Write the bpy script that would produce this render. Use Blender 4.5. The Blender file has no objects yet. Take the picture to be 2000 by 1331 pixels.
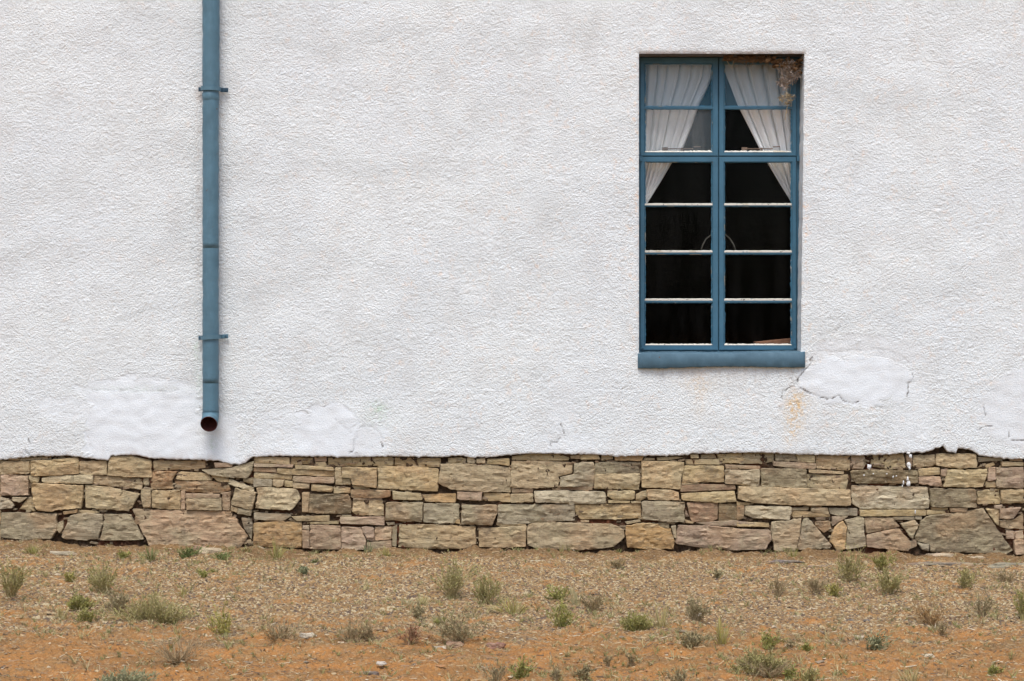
import bpy, bmesh, math, random
import numpy as np
from mathutils import Vector, noise as mnoise
from mathutils.geometry import delaunay_2d_cdt
random.seed(7)
rng = np.random.default_rng(11)
scene = bpy.context.scene
C = scene.collection
PI = math.pi

# ------------------------------------------------------------------ camera
D = 12.0          # metres from the camera to the wall face (y = 0)
S = 0.003         # metres on the wall per photograph pixel
H = 1.305         # camera height
HY = 640.0        # photograph row of the horizon
cam_d = bpy.data.cameras.new('camera'); cam = bpy.data.objects.new('camera', cam_d); C.objects.link(cam)
cam.location = (0, -D, H); cam.rotation_euler = (PI/2, 0, 0)
cam_d.sensor_width = 36; cam_d.lens = 36*D/(2000*S)
cam_d.shift_y = (HY-665.5)/2000
cam_d.clip_start = 0.1; cam_d.clip_end = 2000
scene.camera = cam
# ------------------------------------------------------------------ light
SUN_EL, SUN_AZ = 63, 188      # azimuth measured clockwise from +Y
world = bpy.data.worlds.new('World'); scene.world = world; world.use_nodes = True
wn = world.node_tree; bg = wn.nodes['Background']
sky = wn.nodes.new('ShaderNodeTexSky'); sky.sky_type = 'NISHITA'; sky.sun_disc = False
sky.sun_elevation = math.radians(SUN_EL); sky.sun_rotation = math.radians(SUN_AZ)
sky.air_density = 1.0; sky.dust_density = 3.0; sky.ozone_density = 1.0
hs = wn.nodes.new('ShaderNodeHueSaturation'); hs.inputs['Saturation'].default_value = 0.95
wn.links.new(sky.outputs[0], hs.inputs['Color']); wn.links.new(hs.outputs[0], bg.inputs['Color'])
bg.inputs['Strength'].default_value = 0.125
sd = bpy.data.lights.new('sun', 'SUN'); sun = bpy.data.objects.new('sun', sd); C.objects.link(sun)
sd.energy = 1.5; sd.angle = math.radians(27); sd.color = (1.0, 0.985, 0.965)
az, el = math.radians(SUN_AZ), math.radians(SUN_EL)
dvec = Vector((math.sin(az)*math.cos(el), math.cos(az)*math.cos(el), math.sin(el)))
sun.rotation_euler = dvec.to_track_quat('Z', 'Y').to_euler(); sun.location = dvec*20
vs = scene.view_settings; vs.view_transform = 'Standard'; vs.look = 'None'; vs.exposure = 0.68; vs.gamma = 1.0
vs.use_curve_mapping = False
scene.render.engine = 'CYCLES'

# ------------------------------------------------------------------ helpers
def at(px, py, y=0.0):
    k = (D+y)/D
    return Vector(((px-1000)*S*k, y, H-(py-HY)*S*k))
def at_ground(px, py, zg=0.0):
    t = (py-HY)*S/D; d = (H-zg)/t
    return Vector(((px-1000)*S*d/D, d-D, zg))
def tag(o, label=None, cat=None, group=None, kind=None):
    if label: o['label'] = label
    if cat: o['category'] = cat
    if group: o['group'] = group
    if kind: o['kind'] = kind
    return o
def empty(name, loc=(0,0,0), parent=None):
    o = bpy.data.objects.new(name, None); C.objects.link(o); o.location = loc; o.empty_display_size = .1
    if parent: o.parent = parent
    return o
def mesh_np(name, V, F, mats, parent=None, smooth=True, cols=None, midx=None, loc=(0,0,0)):
    me = bpy.data.meshes.new(name)
    V = np.asarray(V, dtype=np.float32); F = np.asarray(F, dtype=np.int32)
    me.vertices.add(len(V)); me.vertices.foreach_set('co', V.ravel())
    n = F.shape[1]
    me.loops.add(F.size); me.loops.foreach_set('vertex_index', F.ravel())
    me.polygons.add(len(F)); me.polygons.foreach_set('loop_start', np.arange(len(F), dtype=np.int32)*n)
    if midx is not None: me.polygons.foreach_set('material_index', np.asarray(midx, dtype=np.int32))
    me.polygons.foreach_set('use_smooth', np.full(len(F), smooth, dtype=bool))
    me.update(calc_edges=True)
    if cols:
        for k, a in cols.items():
            at_ = me.attributes.new(k, 'FLOAT_COLOR', 'POINT'); at_.data.foreach_set('color', np.asarray(a, dtype=np.float32).ravel())
    if not isinstance(mats, (list, tuple)): mats = [mats]
    for m in mats: me.materials.append(m)
    o = bpy.data.objects.new(name, me); C.objects.link(o); o.location = loc
    if parent: o.parent = parent
    return o
def mesh_py(name, V, F, mats, parent=None, smooth=False, midx=None, loc=(0,0,0)):
    me = bpy.data.meshes.new(name); me.from_pydata([tuple(v) for v in V], [], F)
    if not isinstance(mats, (list, tuple)): mats = [mats]
    for m in mats: me.materials.append(m)
    for i, p in enumerate(me.polygons):
        p.use_smooth = smooth
        if midx: p.material_index = midx[i]
    me.update()
    o = bpy.data.objects.new(name, me); C.objects.link(o); o.location = loc
    if parent: o.parent = parent
    return o
def bm_obj(name, bm, mats, parent=None, smooth=False, bevel=0, loc=(0,0,0)):
    if bevel: bmesh.ops.bevel(bm, geom=[e for e in bm.edges if len(e.link_faces)==2 and e.calc_face_angle() > .6], offset=bevel, segments=2, affect='EDGES', profile=.6)
    bmesh.ops.recalc_face_normals(bm, faces=bm.faces)
    me = bpy.data.meshes.new(name); bm.to_mesh(me); bm.free()
    if not isinstance(mats, (list, tuple)): mats = [mats]
    for m in mats: me.materials.append(m)
    for p in me.polygons: p.use_smooth = smooth
    o = bpy.data.objects.new(name, me); C.objects.link(o); o.location = loc
    if parent: o.parent = parent
    return o

class Tile:   # tileable band-limited random relief, sampled bilinearly
    def __init__(s, period, lo, hi, seed, n=1024, ax=1.0, az=1.0, beta=0.0):
        r = np.random.default_rng(seed); w = np.fft.rfft2(r.standard_normal((n, n)))
        kz = np.fft.fftfreq(n, period/n)[:, None]*az; kx = np.fft.rfftfreq(n, period/n)[None, :]*ax
        k = np.sqrt(kx*kx+kz*kz)+1e-9; lam = 1/k
        g = np.exp(-(lo/lam)**2)*(1-np.exp(-(hi/lam)**2))*k**(-beta)
        f = np.fft.irfft2(w*g, s=(n, n)); s.f = ((f-f.mean())/f.std()).astype(np.float32); s.n = n; s.p = period
    def __call__(s, x, z):
        u = np.asarray(x)/s.p*s.n; v = np.asarray(z)/s.p*s.n
        i = np.floor(u).astype(np.int64); j = np.floor(v).astype(np.int64); a = u-i; b = v-j
        i %= s.n; j %= s.n; i2 = (i+1) % s.n; j2 = (j+1) % s.n; f = s.f
        return f[j,i]*(1-a)*(1-b)+f[j,i2]*a*(1-b)+f[j2,i]*(1-a)*b+f[j2,i2]*a*b
def sst(a, b, x):
    t = np.clip((x-a)/(b-a), 0, 1); return t*t*(3-2*t)
def polydist(x, z, pts, R):
    """distance (photo px) from arrays x, z to a polyline, only within R of its bounds"""
    d = np.full(x.shape, 1e6, dtype=np.float32)
    P = np.array(pts, dtype=np.float32)
    m = (x > P[:,0].min()-R) & (x < P[:,0].max()+R) & (z > P[:,1].min()-R) & (z < P[:,1].max()+R)
    xs, zs = x[m], z[m]; dd = np.full(xs.shape, 1e6)
    for (x0, z0), (x1, z1) in zip(P[:-1], P[1:]):
        L = (x1-x0)**2+(z1-z0)**2+1e-9; t = np.clip(((xs-x0)*(x1-x0)+(zs-z0)*(z1-z0))/L, 0, 1)
        dd = np.minimum(dd, np.hypot(xs-(x0+t*(x1-x0)), zs-(z0+t*(z1-z0))))
    d[m] = dd; return d

# ------------------------------------------------------------------ materials
class NT:
    def __init__(s, name):
        s.m = bpy.data.materials.new(name); s.m.use_nodes = True; s.t = s.m.node_tree
        s.b = s.t.nodes['Principled BSDF']; s.out = s.t.nodes['Material Output']
        s.tc = s.t.nodes.new('ShaderNodeTexCoord')
    def n(s, ty, **kw):
        o = s.t.nodes.new(ty)
        for k, v in kw.items(): setattr(o, k, v)
        return o
    def l(s, a, b): s.t.links.new(a, b)
    def vec(s, scale=(1,1,1), rnd=False):
        mp = s.n('ShaderNodeMapping'); mp.inputs['Scale'].default_value = scale
        src = s.tc.outputs['Object']
        if rnd:
            oi = s.n('ShaderNodeObjectInfo'); ma = s.n('ShaderNodeVectorMath', operation='SCALE')
            cb = s.n('ShaderNodeCombineXYZ'); s.l(oi.outputs['Random'], cb.inputs[0]); s.l(oi.outputs['Random'], cb.inputs[1])
            s.l(cb.outputs[0], ma.inputs[0]); ma.inputs['Scale'].default_value = 37.0
            ad = s.n('ShaderNodeVectorMath', operation='ADD'); s.l(src, ad.inputs[0]); s.l(ma.outputs[0], ad.inputs[1]); src = ad.outputs[0]
        s.l(src, mp.inputs['Vector']); return mp.outputs[0]
    def noise(s, scale, vec=None, detail=4, rough=.55, dist=0):
        o = s.n('ShaderNodeTexNoise'); o.inputs['Scale'].default_value = scale; o.inputs['Detail'].default_value = detail
        o.inputs['Roughness'].default_value = rough; o.inputs['Distortion'].default_value = dist
        s.l(vec if vec else s.tc.outputs['Object'], o.inputs['Vector']); return o.outputs['Fac']
    def mr(s, v, a, b, c=0.0, d=1.0):
        o = s.n('ShaderNodeMapRange'); s.l(v, o.inputs[0])
        for i, x in enumerate((a, b, c, d)): o.inputs[i+1].default_value = x
        return o.outputs[0]
    def math(s, op, a, b):
        o = s.n('ShaderNodeMath', operation=op)
        for i, x in enumerate((a, b)):
            if isinstance(x, (int, float)): o.inputs[i].default_value = x
            else: s.l(x, o.inputs[i])
        return o.outputs[0]
    def mix(s, f, a, b, mode='MIX'):
        o = s.n('ShaderNodeMix', data_type='RGBA', blend_type=mode)
        for i, x in ((0, f), (6, a), (7, b)):
            if isinstance(x, (int, float)): o.inputs[i].default_value = x
            elif isinstance(x, tuple): o.inputs[i].default_value = (*x, 1)
            else: s.l(x, o.inputs[i])
        return o.outputs[2]
    def bump(s, h, dist, strength=1.0, prev=None):
        o = s.n('ShaderNodeBump'); o.inputs['Distance'].default_value = dist; o.inputs['Strength'].default_value = strength
        s.l(h, o.inputs['Height'])
        if prev: s.l(prev, o.inputs['Normal'])
        return o.outputs[0]
    def attr(s, name):
        a = s.n('ShaderNodeAttribute', attribute_name=name); sp = s.n('ShaderNodeSeparateColor'); s.l(a.outputs['Color'], sp.inputs[0])
        return sp.outputs[0], sp.outputs[1], sp.outputs[2], a.outputs['Alpha'], a.outputs['Color']
    def done(s, col, rough=.8, nrm=None, spec=.3):
        if isinstance(col, tuple): s.b.inputs['Base Color'].default_value = (*col, 1)
        else: s.l(col, s.b.inputs['Base Color'])
        if isinstance(rough, (int, float)): s.b.inputs['Roughness'].default_value = rough
        else: s.l(rough, s.b.inputs['Roughness'])
        s.b.inputs['Specular IOR Level'].default_value = spec
        if nrm: s.l(nrm, s.b.inputs['Normal'])
        return s.m

def mat_plaster():
    t = NT('white_limewashed_roughcast')
    sm, oc, gr, ck, _ = t.attr('mask'); dt, pc, gy, _, _ = t.attr('stain')
    big = t.noise(1.3, detail=5); mid = t.noise(7, detail=5)
    c = t.mix(t.mr(big, .35, .68), (.785,.825,.825), (.735,.78,.80))
    c = t.mix(t.mr(mid, .42, .72, 0, .35), c, (.68,.70,.69))
    c = t.mix(t.mr(t.noise(.9, t.vec((1,1,2.2)), 6, .65, 1.5), .48, .70, 0, .65), c, (.63,.665,.67))
    c = t.mix(sm, c, (.77,.815,.845))
    c = t.mix(t.math('MULTIPLY', gy, .55), c, (.60,.60,.59))
    sp = t.noise(24, detail=5, rough=.72); sel = t.mr(sp, .52, .68)
    c = t.mix(t.math('MULTIPLY', t.math('MULTIPLY', pc, sel), .62), c, (.80,.62,.48))
    sp2 = t.mr(t.noise(55, detail=4, rough=.7), .40, .62)
    c = t.mix(t.math('MULTIPLY', t.math('MULTIPLY', oc, sp2), .8), c, (.74,.53,.29))
    c = t.mix(t.math('MULTIPLY', t.math('MULTIPLY', gr, sp2), .7), c, (.50,.66,.52))
    c = t.mix(t.math('MULTIPLY', dt, t.mr(t.noise(30, detail=5), .3, .65, .25, 1)), c, (.42,.30,.22))
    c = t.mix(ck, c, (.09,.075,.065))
    rough = t.math('SUBTRACT', 1.0, t.math('MULTIPLY', sm, .85))
    b = t.bump(t.noise(190, detail=4, rough=.6), .004, 1.0)
    m2 = t.n('ShaderNodeMath', operation='MULTIPLY'); t.l(t.noise(105, t.vec((1,1,1)), detail=2), m2.inputs[0]); t.l(rough, m2.inputs[1])
    b = t.bump(m2.outputs[0], .0075, 1.0, b)
    return t.done(c, .92, b, .15)
def mat_stone():
    t = NT('split_sandstone'); oi = t.n('ShaderNodeObjectInfo'); v = t.vec((1,1,1), True); vs_ = t.vec((1,1,3.2), True)
    vl = t.vec((1,1,5.5), True)
    n1 = t.noise(6, v, 5, .6, .4); n2 = t.noise(13, vl, 7, .68, .5); n3 = t.noise(60, v, 4, .7); n4 = t.noise(3.6, v, 4, .55)
    c = oi.outputs['Color']
    c = t.mix(t.mr(n1, .46, .66, 0, .5), c, (.40,.35,.215))
    c = t.mix(t.mr(n4, .50, .62, 0, .45), c, (.48,.30,.16)); c = t.mix(t.mr(n4, .45, .33, 0, .5), c, (.54,.46,.29))
    c = t.mix(t.mr(n2, .52, .68, 0, .55), c, (.62,.51,.33))
    c = t.mix(t.mr(n2, .46, .30, 0, .75), c, (.15,.105,.06))
    c = t.mix(t.mr(t.noise(9, v, 6, .75), .54, .68, 0, .6), c, (.17,.135,.09))
    c = t.mix(t.mr(n3, .58, .70, 0, .45), c, (.13,.105,.08))
    c = t.mix(t.mr(t.noise(95, v, 3, .6), .62, .72, 0, .45), c, (.66,.58,.44))
    sn = t.n('ShaderNodeMath', operation='SNAP'); t.l(t.noise(9, vl, 6, .62, .6), sn.inputs[0]); sn.inputs[1].default_value = .05
    b = t.bump(sn.outputs[0], .022, 1.0); b = t.bump(t.noise(40, vs_, 6, .72, .3), .006, 1.0, b); b = t.bump(t.noise(150, v, 4, .7), .0025, 1.0, b)
    return t.done(c, .9, b, .25)
def mat_mortar():
    t = NT('clay_bedding_mortar'); n = t.noise(22, detail=6, rough=.7); n2 = t.noise(4, detail=3)
    c = t.mix(t.mr(n, .35, .65), (.045,.03,.02), (.13,.085,.052)); c = t.mix(t.mr(n2, .52, .68, 0, .8), c, (.16,.055,.028))
    return t.done(c, .95, t.bump(t.noise(60, detail=5, rough=.7), .012), .1)
def mat_paint(name, col, flake=.0, rough=.45):
    t = NT(name); n = t.noise(9, detail=4); f = t.noise(26, detail=5, rough=.7)
    c = t.mix(t.mr(n, .35, .7), col, tuple(x*.80 for x in col))
    c = t.mix(t.mr(t.noise(60, t.vec((1,1,.25)), 4, .6), .55, .75, 0, .25), c, tuple(min(1, x*1.35+.02) for x in col))
    c = t.mix(t.mr(f, .70-flake, .73-flake), c, (.10,.055,.04))
    b = t.bump(t.noise(45, detail=4, rough=.6), .0015, 1.0)
    return t.done(c, t.mr(n, .3, .7, rough-.06, rough+.12), b, .4)
def mat_putty(name, lo, hi):
    t = NT(name); n = t.noise(34, t.vec((1,1,1)), 5, .7); n2 = t.noise(9, detail=2)
    c = t.mix(t.mr(n, lo, hi), (.62,.60,.53), (.06,.18,.27)); c = t.mix(t.mr(n2, .6, .64, 0, .6), c, (.46,.40,.28))
    c = t.mix(t.mr(t.noise(80, detail=3), .62, .68), c, (.05,.045,.04))
    return t.done(c, .7, t.bump(t.noise(120, detail=3), .003), .3)
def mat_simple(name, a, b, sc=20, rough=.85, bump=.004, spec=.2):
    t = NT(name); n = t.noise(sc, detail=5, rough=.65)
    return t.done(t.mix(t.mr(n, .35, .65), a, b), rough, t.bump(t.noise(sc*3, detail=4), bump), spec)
def mat_glass(name, film=None, ff=0.0, refl=.0022, dirt=.02):
    t = NT(name); t.t.nodes.remove(t.b)
    tr = t.n('ShaderNodeBsdfTransparent'); tr.inputs[0].default_value = (.985,.99,.99,1)
    gl = t.n('ShaderNodeBsdfGlossy'); gl.inputs['Roughness'].default_value = .02; gl.inputs['Color'].default_value = (1,1,1,1)
    lw = t.n('ShaderNodeFresnel'); lw.inputs['IOR'].default_value = 1.45
    mx = t.n('ShaderNodeMixShader'); t.l(t.math('MULTIPLY', lw.outputs[0], refl/.035), mx.inputs[0]); t.l(tr.outputs[0], mx.inputs[1]); t.l(gl.outputs[0], mx.inputs[2])
    df = t.n('ShaderNodeBsdfDiffuse'); df.inputs[0].default_value = (.5,.5,.48,1)
    m2 = t.n('ShaderNodeMixShader'); t.l(t.mr(t.noise(9, t.vec((1.6,1,.35)), 5, .7), .42, .8, 0.0, dirt*2.2), m2.inputs[0])
    t.l(mx.outputs[0], m2.inputs[1]); t.l(df.outputs[0], m2.inputs[2]); o = m2.outputs[0]
    if film:
        d2 = t.n('ShaderNodeBsdfDiffuse'); d2.inputs[0].default_value = (*film, 1)
        m3 = t.n('ShaderNodeMixShader'); m3.inputs[0].default_value = ff; t.l(o, m3.inputs[1]); t.l(d2.outputs[0], m3.inputs[2]); o = m3.outputs[0]
    t.l(o, t.out.inputs['Surface']); return t.m
def mat_curtain():
    t = NT('off_white_curtain_cloth'); n = t.noise(5, detail=4)
    t.b.inputs['Transmission Weight'].default_value = 0
    c = t.mix(t.mr(n, .4, .75), (.95,.95,.94), (.88,.86,.82))
    w = t.n('ShaderNodeTexWave'); w.inputs['Scale'].default_value = 160; t.l(t.tc.outputs['Object'], w.inputs['Vector'])
    return t.done(c, .9, t.bump(w.outputs['Fac'], .0006), .1)
def mat_leaf():
    t = NT('leaf_blades'); oi = t.n('ShaderNodeObjectInfo'); r, g, b, a, col = t.attr('tint')
    c = t.mix(r, oi.outputs['Color'], (.50,.41,.22)); c = t.mix(t.math('MULTIPLY', g, .55), c, (.035,.045,.02))
    return t.done(c, .7, None, .2)
def mat_twig():
    t = NT('dry_twigs'); r, g, b, a, col = t.attr('tint')
    c = t.mix(g, (.40,.31,.19), (.17,.12,.075)); c = t.mix(.42, c, t.n('ShaderNodeObjectInfo').outputs['Color']); return t.done(c, .85, None, .15)
def mat_ground():
    t = NT('orange_soil_with_fine_gravel'); og, gv, dk, gn, _ = t.attr('soil')
    n1 = t.noise(3.1, detail=6, rough=.6); n2 = t.noise(24, detail=6, rough=.7); n3 = t.noise(110, detail=4, rough=.7)
    c = t.mix(t.mr(n1, .38, .62), (.31,.180,.074), (.225,.133,.058))
    c = t.mix(og, c, t.mix(t.mr(n1, .35, .65), (.425,.198,.064), (.325,.160,.055)))
    c = t.mix(t.math('MULTIPLY', gv, t.mr(n2, .35, .6, .3, .95)), c, (.32,.215,.105))
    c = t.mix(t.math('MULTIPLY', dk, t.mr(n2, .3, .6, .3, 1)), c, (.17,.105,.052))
    vo = t.n('ShaderNodeTexVoronoi'); vo.inputs['Scale'].default_value = 85; t.l(t.tc.outputs['Object'], vo.inputs['Vector'])
    sp = t.n('ShaderNodeSeparateColor'); t.l(vo.outputs['Color'], sp.inputs[0])
    gvm = t.math('MULTIPLY', t.math('ADD', t.math('MULTIPLY', gv, .8), .2), 1.0)
    c = t.mix(t.math('MULTIPLY', t.mr(sp.outputs[0], .70, .78), gvm), c, (.48,.39,.24))
    c = t.mix(t.math('MULTIPLY', t.mr(sp.outputs[1], .74, .8), gvm), c, (.14,.10,.075))
    c = t.mix(t.mr(n3, .52, .7, 0, .5), c, (.18,.115,.055))
    b = t.bump(n2, .012); b = t.bump(vo.outputs['Distance'], .006, .8, b); b = t.bump(n3, .004, 1, b)
    return t.done(c, .95, b, .1)
def mat_attr(name, rough=.9, bump=.002):
    t = NT(name); col = t.attr('tint')[4]; n = t.noise(70, detail=3)
    return t.done(t.mix(t.mr(n, .3, .7, 0, .35), col, (.22,.15,.09)), rough, t.bump(t.noise(160, detail=3), bump), .2)

M = dict(plaster=mat_plaster(), stone=mat_stone(), mortar=mat_mortar(),
    pipe=mat_paint('blue_gloss_pipe_paint', (.088,.180,.238), .035), frame=mat_paint('blue_frame_paint', (.045,.135,.205), .0),
    dkmetal=mat_paint('dark_blue_bracket_paint', (.03,.075,.12), .08),
    sill=mat_paint('blue_masonry_paint', (.072,.142,.192), .02, .7),
    putty_b=mat_putty('chipped_blue_putty', .32, .40), putty_w=mat_putty('bare_white_putty', .60, .72),
    glass=mat_glass('window_glass', dirt=.0025), glass_blue=mat_glass('blue_tinted_dusty_glass', (.0,.19,.34), .12, .012, .04),
    glass_dusty=mat_glass('dusty_glass', (.28,.38,.46), .055, .012, .04),
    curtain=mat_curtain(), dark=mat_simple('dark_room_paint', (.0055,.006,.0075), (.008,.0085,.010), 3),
    rust=mat_simple('red_oxide_lining', (.13,.035,.028), (.08,.025,.02), 30),
    nest=mat_simple('mud_and_straw', (.20,.11,.045), (.09,.05,.025), 60, bump=.01),
    dry=mat_simple('dried_flower_heads', (.46,.40,.37), (.30,.22,.15), 90),
    wood=mat_simple('brown_wood', (.30,.15,.09), (.20,.10,.06), 12), chairwood=mat_simple('dark_worn_wood', (.15,.145,.125), (.11,.105,.09), 12), hoop=mat_simple('pale_worn_wood', (.45,.36,.22), (.30,.23,.14), 12),
    steel=mat_simple('rusty_steel', (.30,.20,.14), (.14,.10,.08), 60),
    leaf=mat_leaf(), twig=mat_twig(), ground=mat_ground(), grit=mat_attr('gravel_stone'), litter=mat_attr('dry_litter'),
    slab=mat_stone(), white=mat_simple('white_droppings', (.78,.78,.76), (.62,.62,.6), 40))

# ------------------------------------------------------------------ relief fields
TF = Tile(6.4, .0125, .024, 1, 2048, ax=1.0, az=1.0)
TM = Tile(6.4, .04, .16, 2, 1024, ax=1.3, az=.85)
TL = Tile(9.0, .3, 1.4, 3, 512)
TS = Tile(3.0, .012, .30, 4, 1024, ax=2.8, az=.8, beta=.7)
TE = Tile(4.0, .014, .20, 5, 1024, beta=.6)

# ------------------------------------------------------------------ ground
gx = [0, 250, 500, 1000, 1500, 1900, 2000]; gz = [.060, .032, .012, 0, -.010, -.026, -.026]
GXW = [(a-1000)*S for a in gx]
def gh(x, y):
    x = np.asarray(x, dtype=float); y = np.asarray(y, dtype=float)
    base = np.interp(x, GXW, gz)*sst(-7, 0, y)
    near = sst(-12, -5, y)*sst(5.5, 4, np.abs(x))
    r = .010*TL(x, y)+.0045*TE(x*.6, y*.6)+.0022*TF(x*.7, y*.7)
    ledge = -.022*np.exp(-(np.minimum(y, 0)/.045)**2)*np.clip(.55+.6*TL(x*2.2, y*0+3), .1, 1.2)
    return base+r*near+ledge
def ground_at(px, py):
    z = 0.0
    for _ in range(6):
        p = at_ground(px, py, z); z = float(gh(p.x, p.y))
    p = at_ground(px, py, z); return p
def axis(fine0, fine1, st, far0, far1):
    a = list(np.arange(fine0, fine1+1e-6, st)); lo = [fine0]; s = st
    while lo[-1] > far0: s *= 1.35; lo.append(lo[-1]-s)
    hi = [a[-1]]; s = st
    while hi[-1] < far1: s *= 1.35; hi.append(hi[-1]+s)
    return np.array(lo[::-1][:-1]+a+hi[1:])
def soil_masks(x, y):
    n = .5*TL(x*1.3, y*1.3)+.5*TM(x*.25, y*.4); n2 = TM(x*.15+3, y*.22+1)
    og = sst(-2.75, -3.75, y+.55*n+.25*TM(x*.12, y*.3))*np.clip(.78+.35*TM(x*.3+4, y*.5), .15, 1)
    og = np.maximum(og, sst(.85, 1.5, n2)*.8*sst(-.2, -.6, y))
    lf = sst(-1.2, -2.6, x+.3*n)*sst(.1, .9, TM(x*.22, y*.3+9))*.85
    og = np.clip(np.maximum(og, lf*sst(-.5,-.9,y)), 0, 1)
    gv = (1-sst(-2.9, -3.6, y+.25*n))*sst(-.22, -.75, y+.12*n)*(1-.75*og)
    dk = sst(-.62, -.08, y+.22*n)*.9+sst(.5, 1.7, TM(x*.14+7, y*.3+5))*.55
    return og, gv, np.clip(dk, 0, 1)
xa = axis(-3.35, 3.35, .0125, -600, 600); ya = axis(-5.1, .06, .0125, -600, 600)
X, Y = np.meshgrid(xa, ya); Z = gh(X, Y)
nx, ny = len(xa), len(ya); idx = np.arange(nx*ny).reshape(ny, nx)
F = np.stack([idx[:-1,:-1], idx[:-1,1:], idx[1:,1:], idx[1:,:-1]], -1).reshape(-1, 4)
og, gv, dk = soil_masks(X, Y)
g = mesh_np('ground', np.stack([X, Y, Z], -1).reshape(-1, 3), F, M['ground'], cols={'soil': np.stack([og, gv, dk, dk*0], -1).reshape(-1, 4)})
tag(g, kind='structure')

# ------------------------------------------------------------------ house: rendered wall
house = empty('house', (0, 0, 0))
tag(house, 'white roughcast house wall on a dry-laid sandstone base with one blue steel window', 'house')
EDGE = [(-1400,893),(-60,895),(0,898),(30,896),(60,892),(130,890),(175,896),(212,900),(217,890),(262,889),(297,896),(345,898),(402,899),(430,901),(455,908),(478,905),(494,893),(540,891),(600,892),(700,893),(760,892),(858,893),(900,890),(925,894),(955,893),(1000,888),(1050,886),(1100,887),(1160,888),(1205,892),(1250,891),(1330,890),(1345,886),(1400,886),(1450,884),(1500,885),(1560,888),(1640,890),(1700,890),(1740,888),(1770,885),(1800,884),(1822,880),(1828,874),(1842,871),(1850,883),(1866,885),(1870,876),(1890,878),(1905,884),(1912,890),(1935,893),(1980,898),(2000,894),(2060,893),(3400,893)]
EX = np.array([(a-1000)*S for a, b in EDGE]); EZ = np.array([H-(b-HY)*S for a, b in EDGE])
XL, XR_T, XR_B = (1248-1000)*S, (1571-1000)*S, (1564-1000)*S
ZT, ZB = H-(105-HY)*S, H-(690-HY)*S
xs = np.arange(-3.13, 3.14, .0062)
for e in (XL, XR_T): xs[np.argmin(abs(xs-e))] = e
xs = np.concatenate([np.arange(-6.4, -3.14, .04), xs, np.arange(3.16, 6.5, .04)])
z0 = .555; zs = np.arange(z0, 3.28, .0062)
for e in (ZT, ZB): zs[np.argmin(abs(zs-e))] = e
zs = np.concatenate([zs, np.arange(3.32, 4.9, .04)])
X, Z = np.meshgrid(xs, zs)
# lower edge follows the ragged plaster line
eb = np.interp(xs, EX, EZ)+.0015*TE(xs*1.0, xs*0+1)-.006*np.clip(TE(xs*.7+5, xs*0+2)-1.2, 0, 1)
k = 1-sst(0, .12, Z-z0); Z = Z+(eb[None, :]-z0)*k
# taper of the right jamb
zz = np.clip((Z-ZB)/(ZT-ZB), -.1, 1.1); sh = (XR_B-XR_T)*(1-zz)+.0010*TM(Z*.6, Z*0)
X = X+sh*np.exp(-((X-XR_T)/.07)**2)*sst(-.12, 0, Z-ZB)*sst(.25, .05, Z-ZT)
PX, PY = 1000+X/S, HY+(H-Z)/S
wob = 5*TM(X*.6, Z*.6)+2.5*TM(X*1.7, Z*1.7)
def ell(cx, cy, rx, ry, soft): return sst(1+soft, 1-soft*.3, np.hypot((PX+wob-cx)/rx, (PY+wob*.6-cy)/ry))
def box(x0, y0, x1, y1, s): return sst(x0-s, x0+s, PX+wob)*sst(x1+s, x1-s, PX+wob)*sst(y0-s, y0+s, PY+wob*.4)*sst(y1+s, y1-s, PY+wob*.4)
sm = np.zeros_like(X)
sm = np.maximum(sm, box(168, 764, 392, 905, 6)); sm = np.maximum(sm, box(200, 742, 372, 772, 10)*.7)
sm = np.maximum(sm, .8*ell(270, 762, 110, 24, .25)); sm = np.maximum(sm, .55*ell(130, 800, 45, 22, .4)); sm = np.maximum(sm, .8*box(385, 812, 470, 905, 12))
sm = np.maximum(sm, ell(640, 850, 66, 64, .10)); sm = np.maximum(sm, .75*ell(722, 858, 34, 32, .2)); sm = np.maximum(sm, .5*ell(560, 860, 60, 50, .5))
oval = ell(1670, 745, 110, 47, .10); sm = np.maximum(sm, oval*.95)
gr_up = ell(1690, 692, 105, 30, .35)*(1-oval); sm = np.maximum(sm, gr_up*.6)
rp = ell(2010, 800, 92, 72, .18); sm = np.maximum(sm, rp*.8)
sm = np.maximum(sm, .35*ell(1100, 790, 22, 60, .5)); sm = np.maximum(sm, .4*ell(1780, 800, 30, 70, .5)); sm = np.maximum(sm, .45*ell(1100,870,60,20,.5))
rough = 1-.86*sm
tf = TF(X, Z)
reg = .80+.32*np.clip(TL(X*1.6, Z*1.6), -1, 1.2)
hgt = reg*rough*(.00115*np.tanh(tf*1.2)+.0004*TM(X, Z))+.0014*TL(X, Z)+.0009*sm*TM(X*.5, Z*.5)
hgt += rough*.0015*np.clip(TM(X*1.3+2, Z*1.3)-1.1, 0, 1.5)
hgt += .0015*ell(640, 850, 68, 66, .12)+.002*ell(722, 858, 36, 34, .15)+.0035*oval+.003*rp+.0008*box(168, 764, 395, 905, 5)
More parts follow.
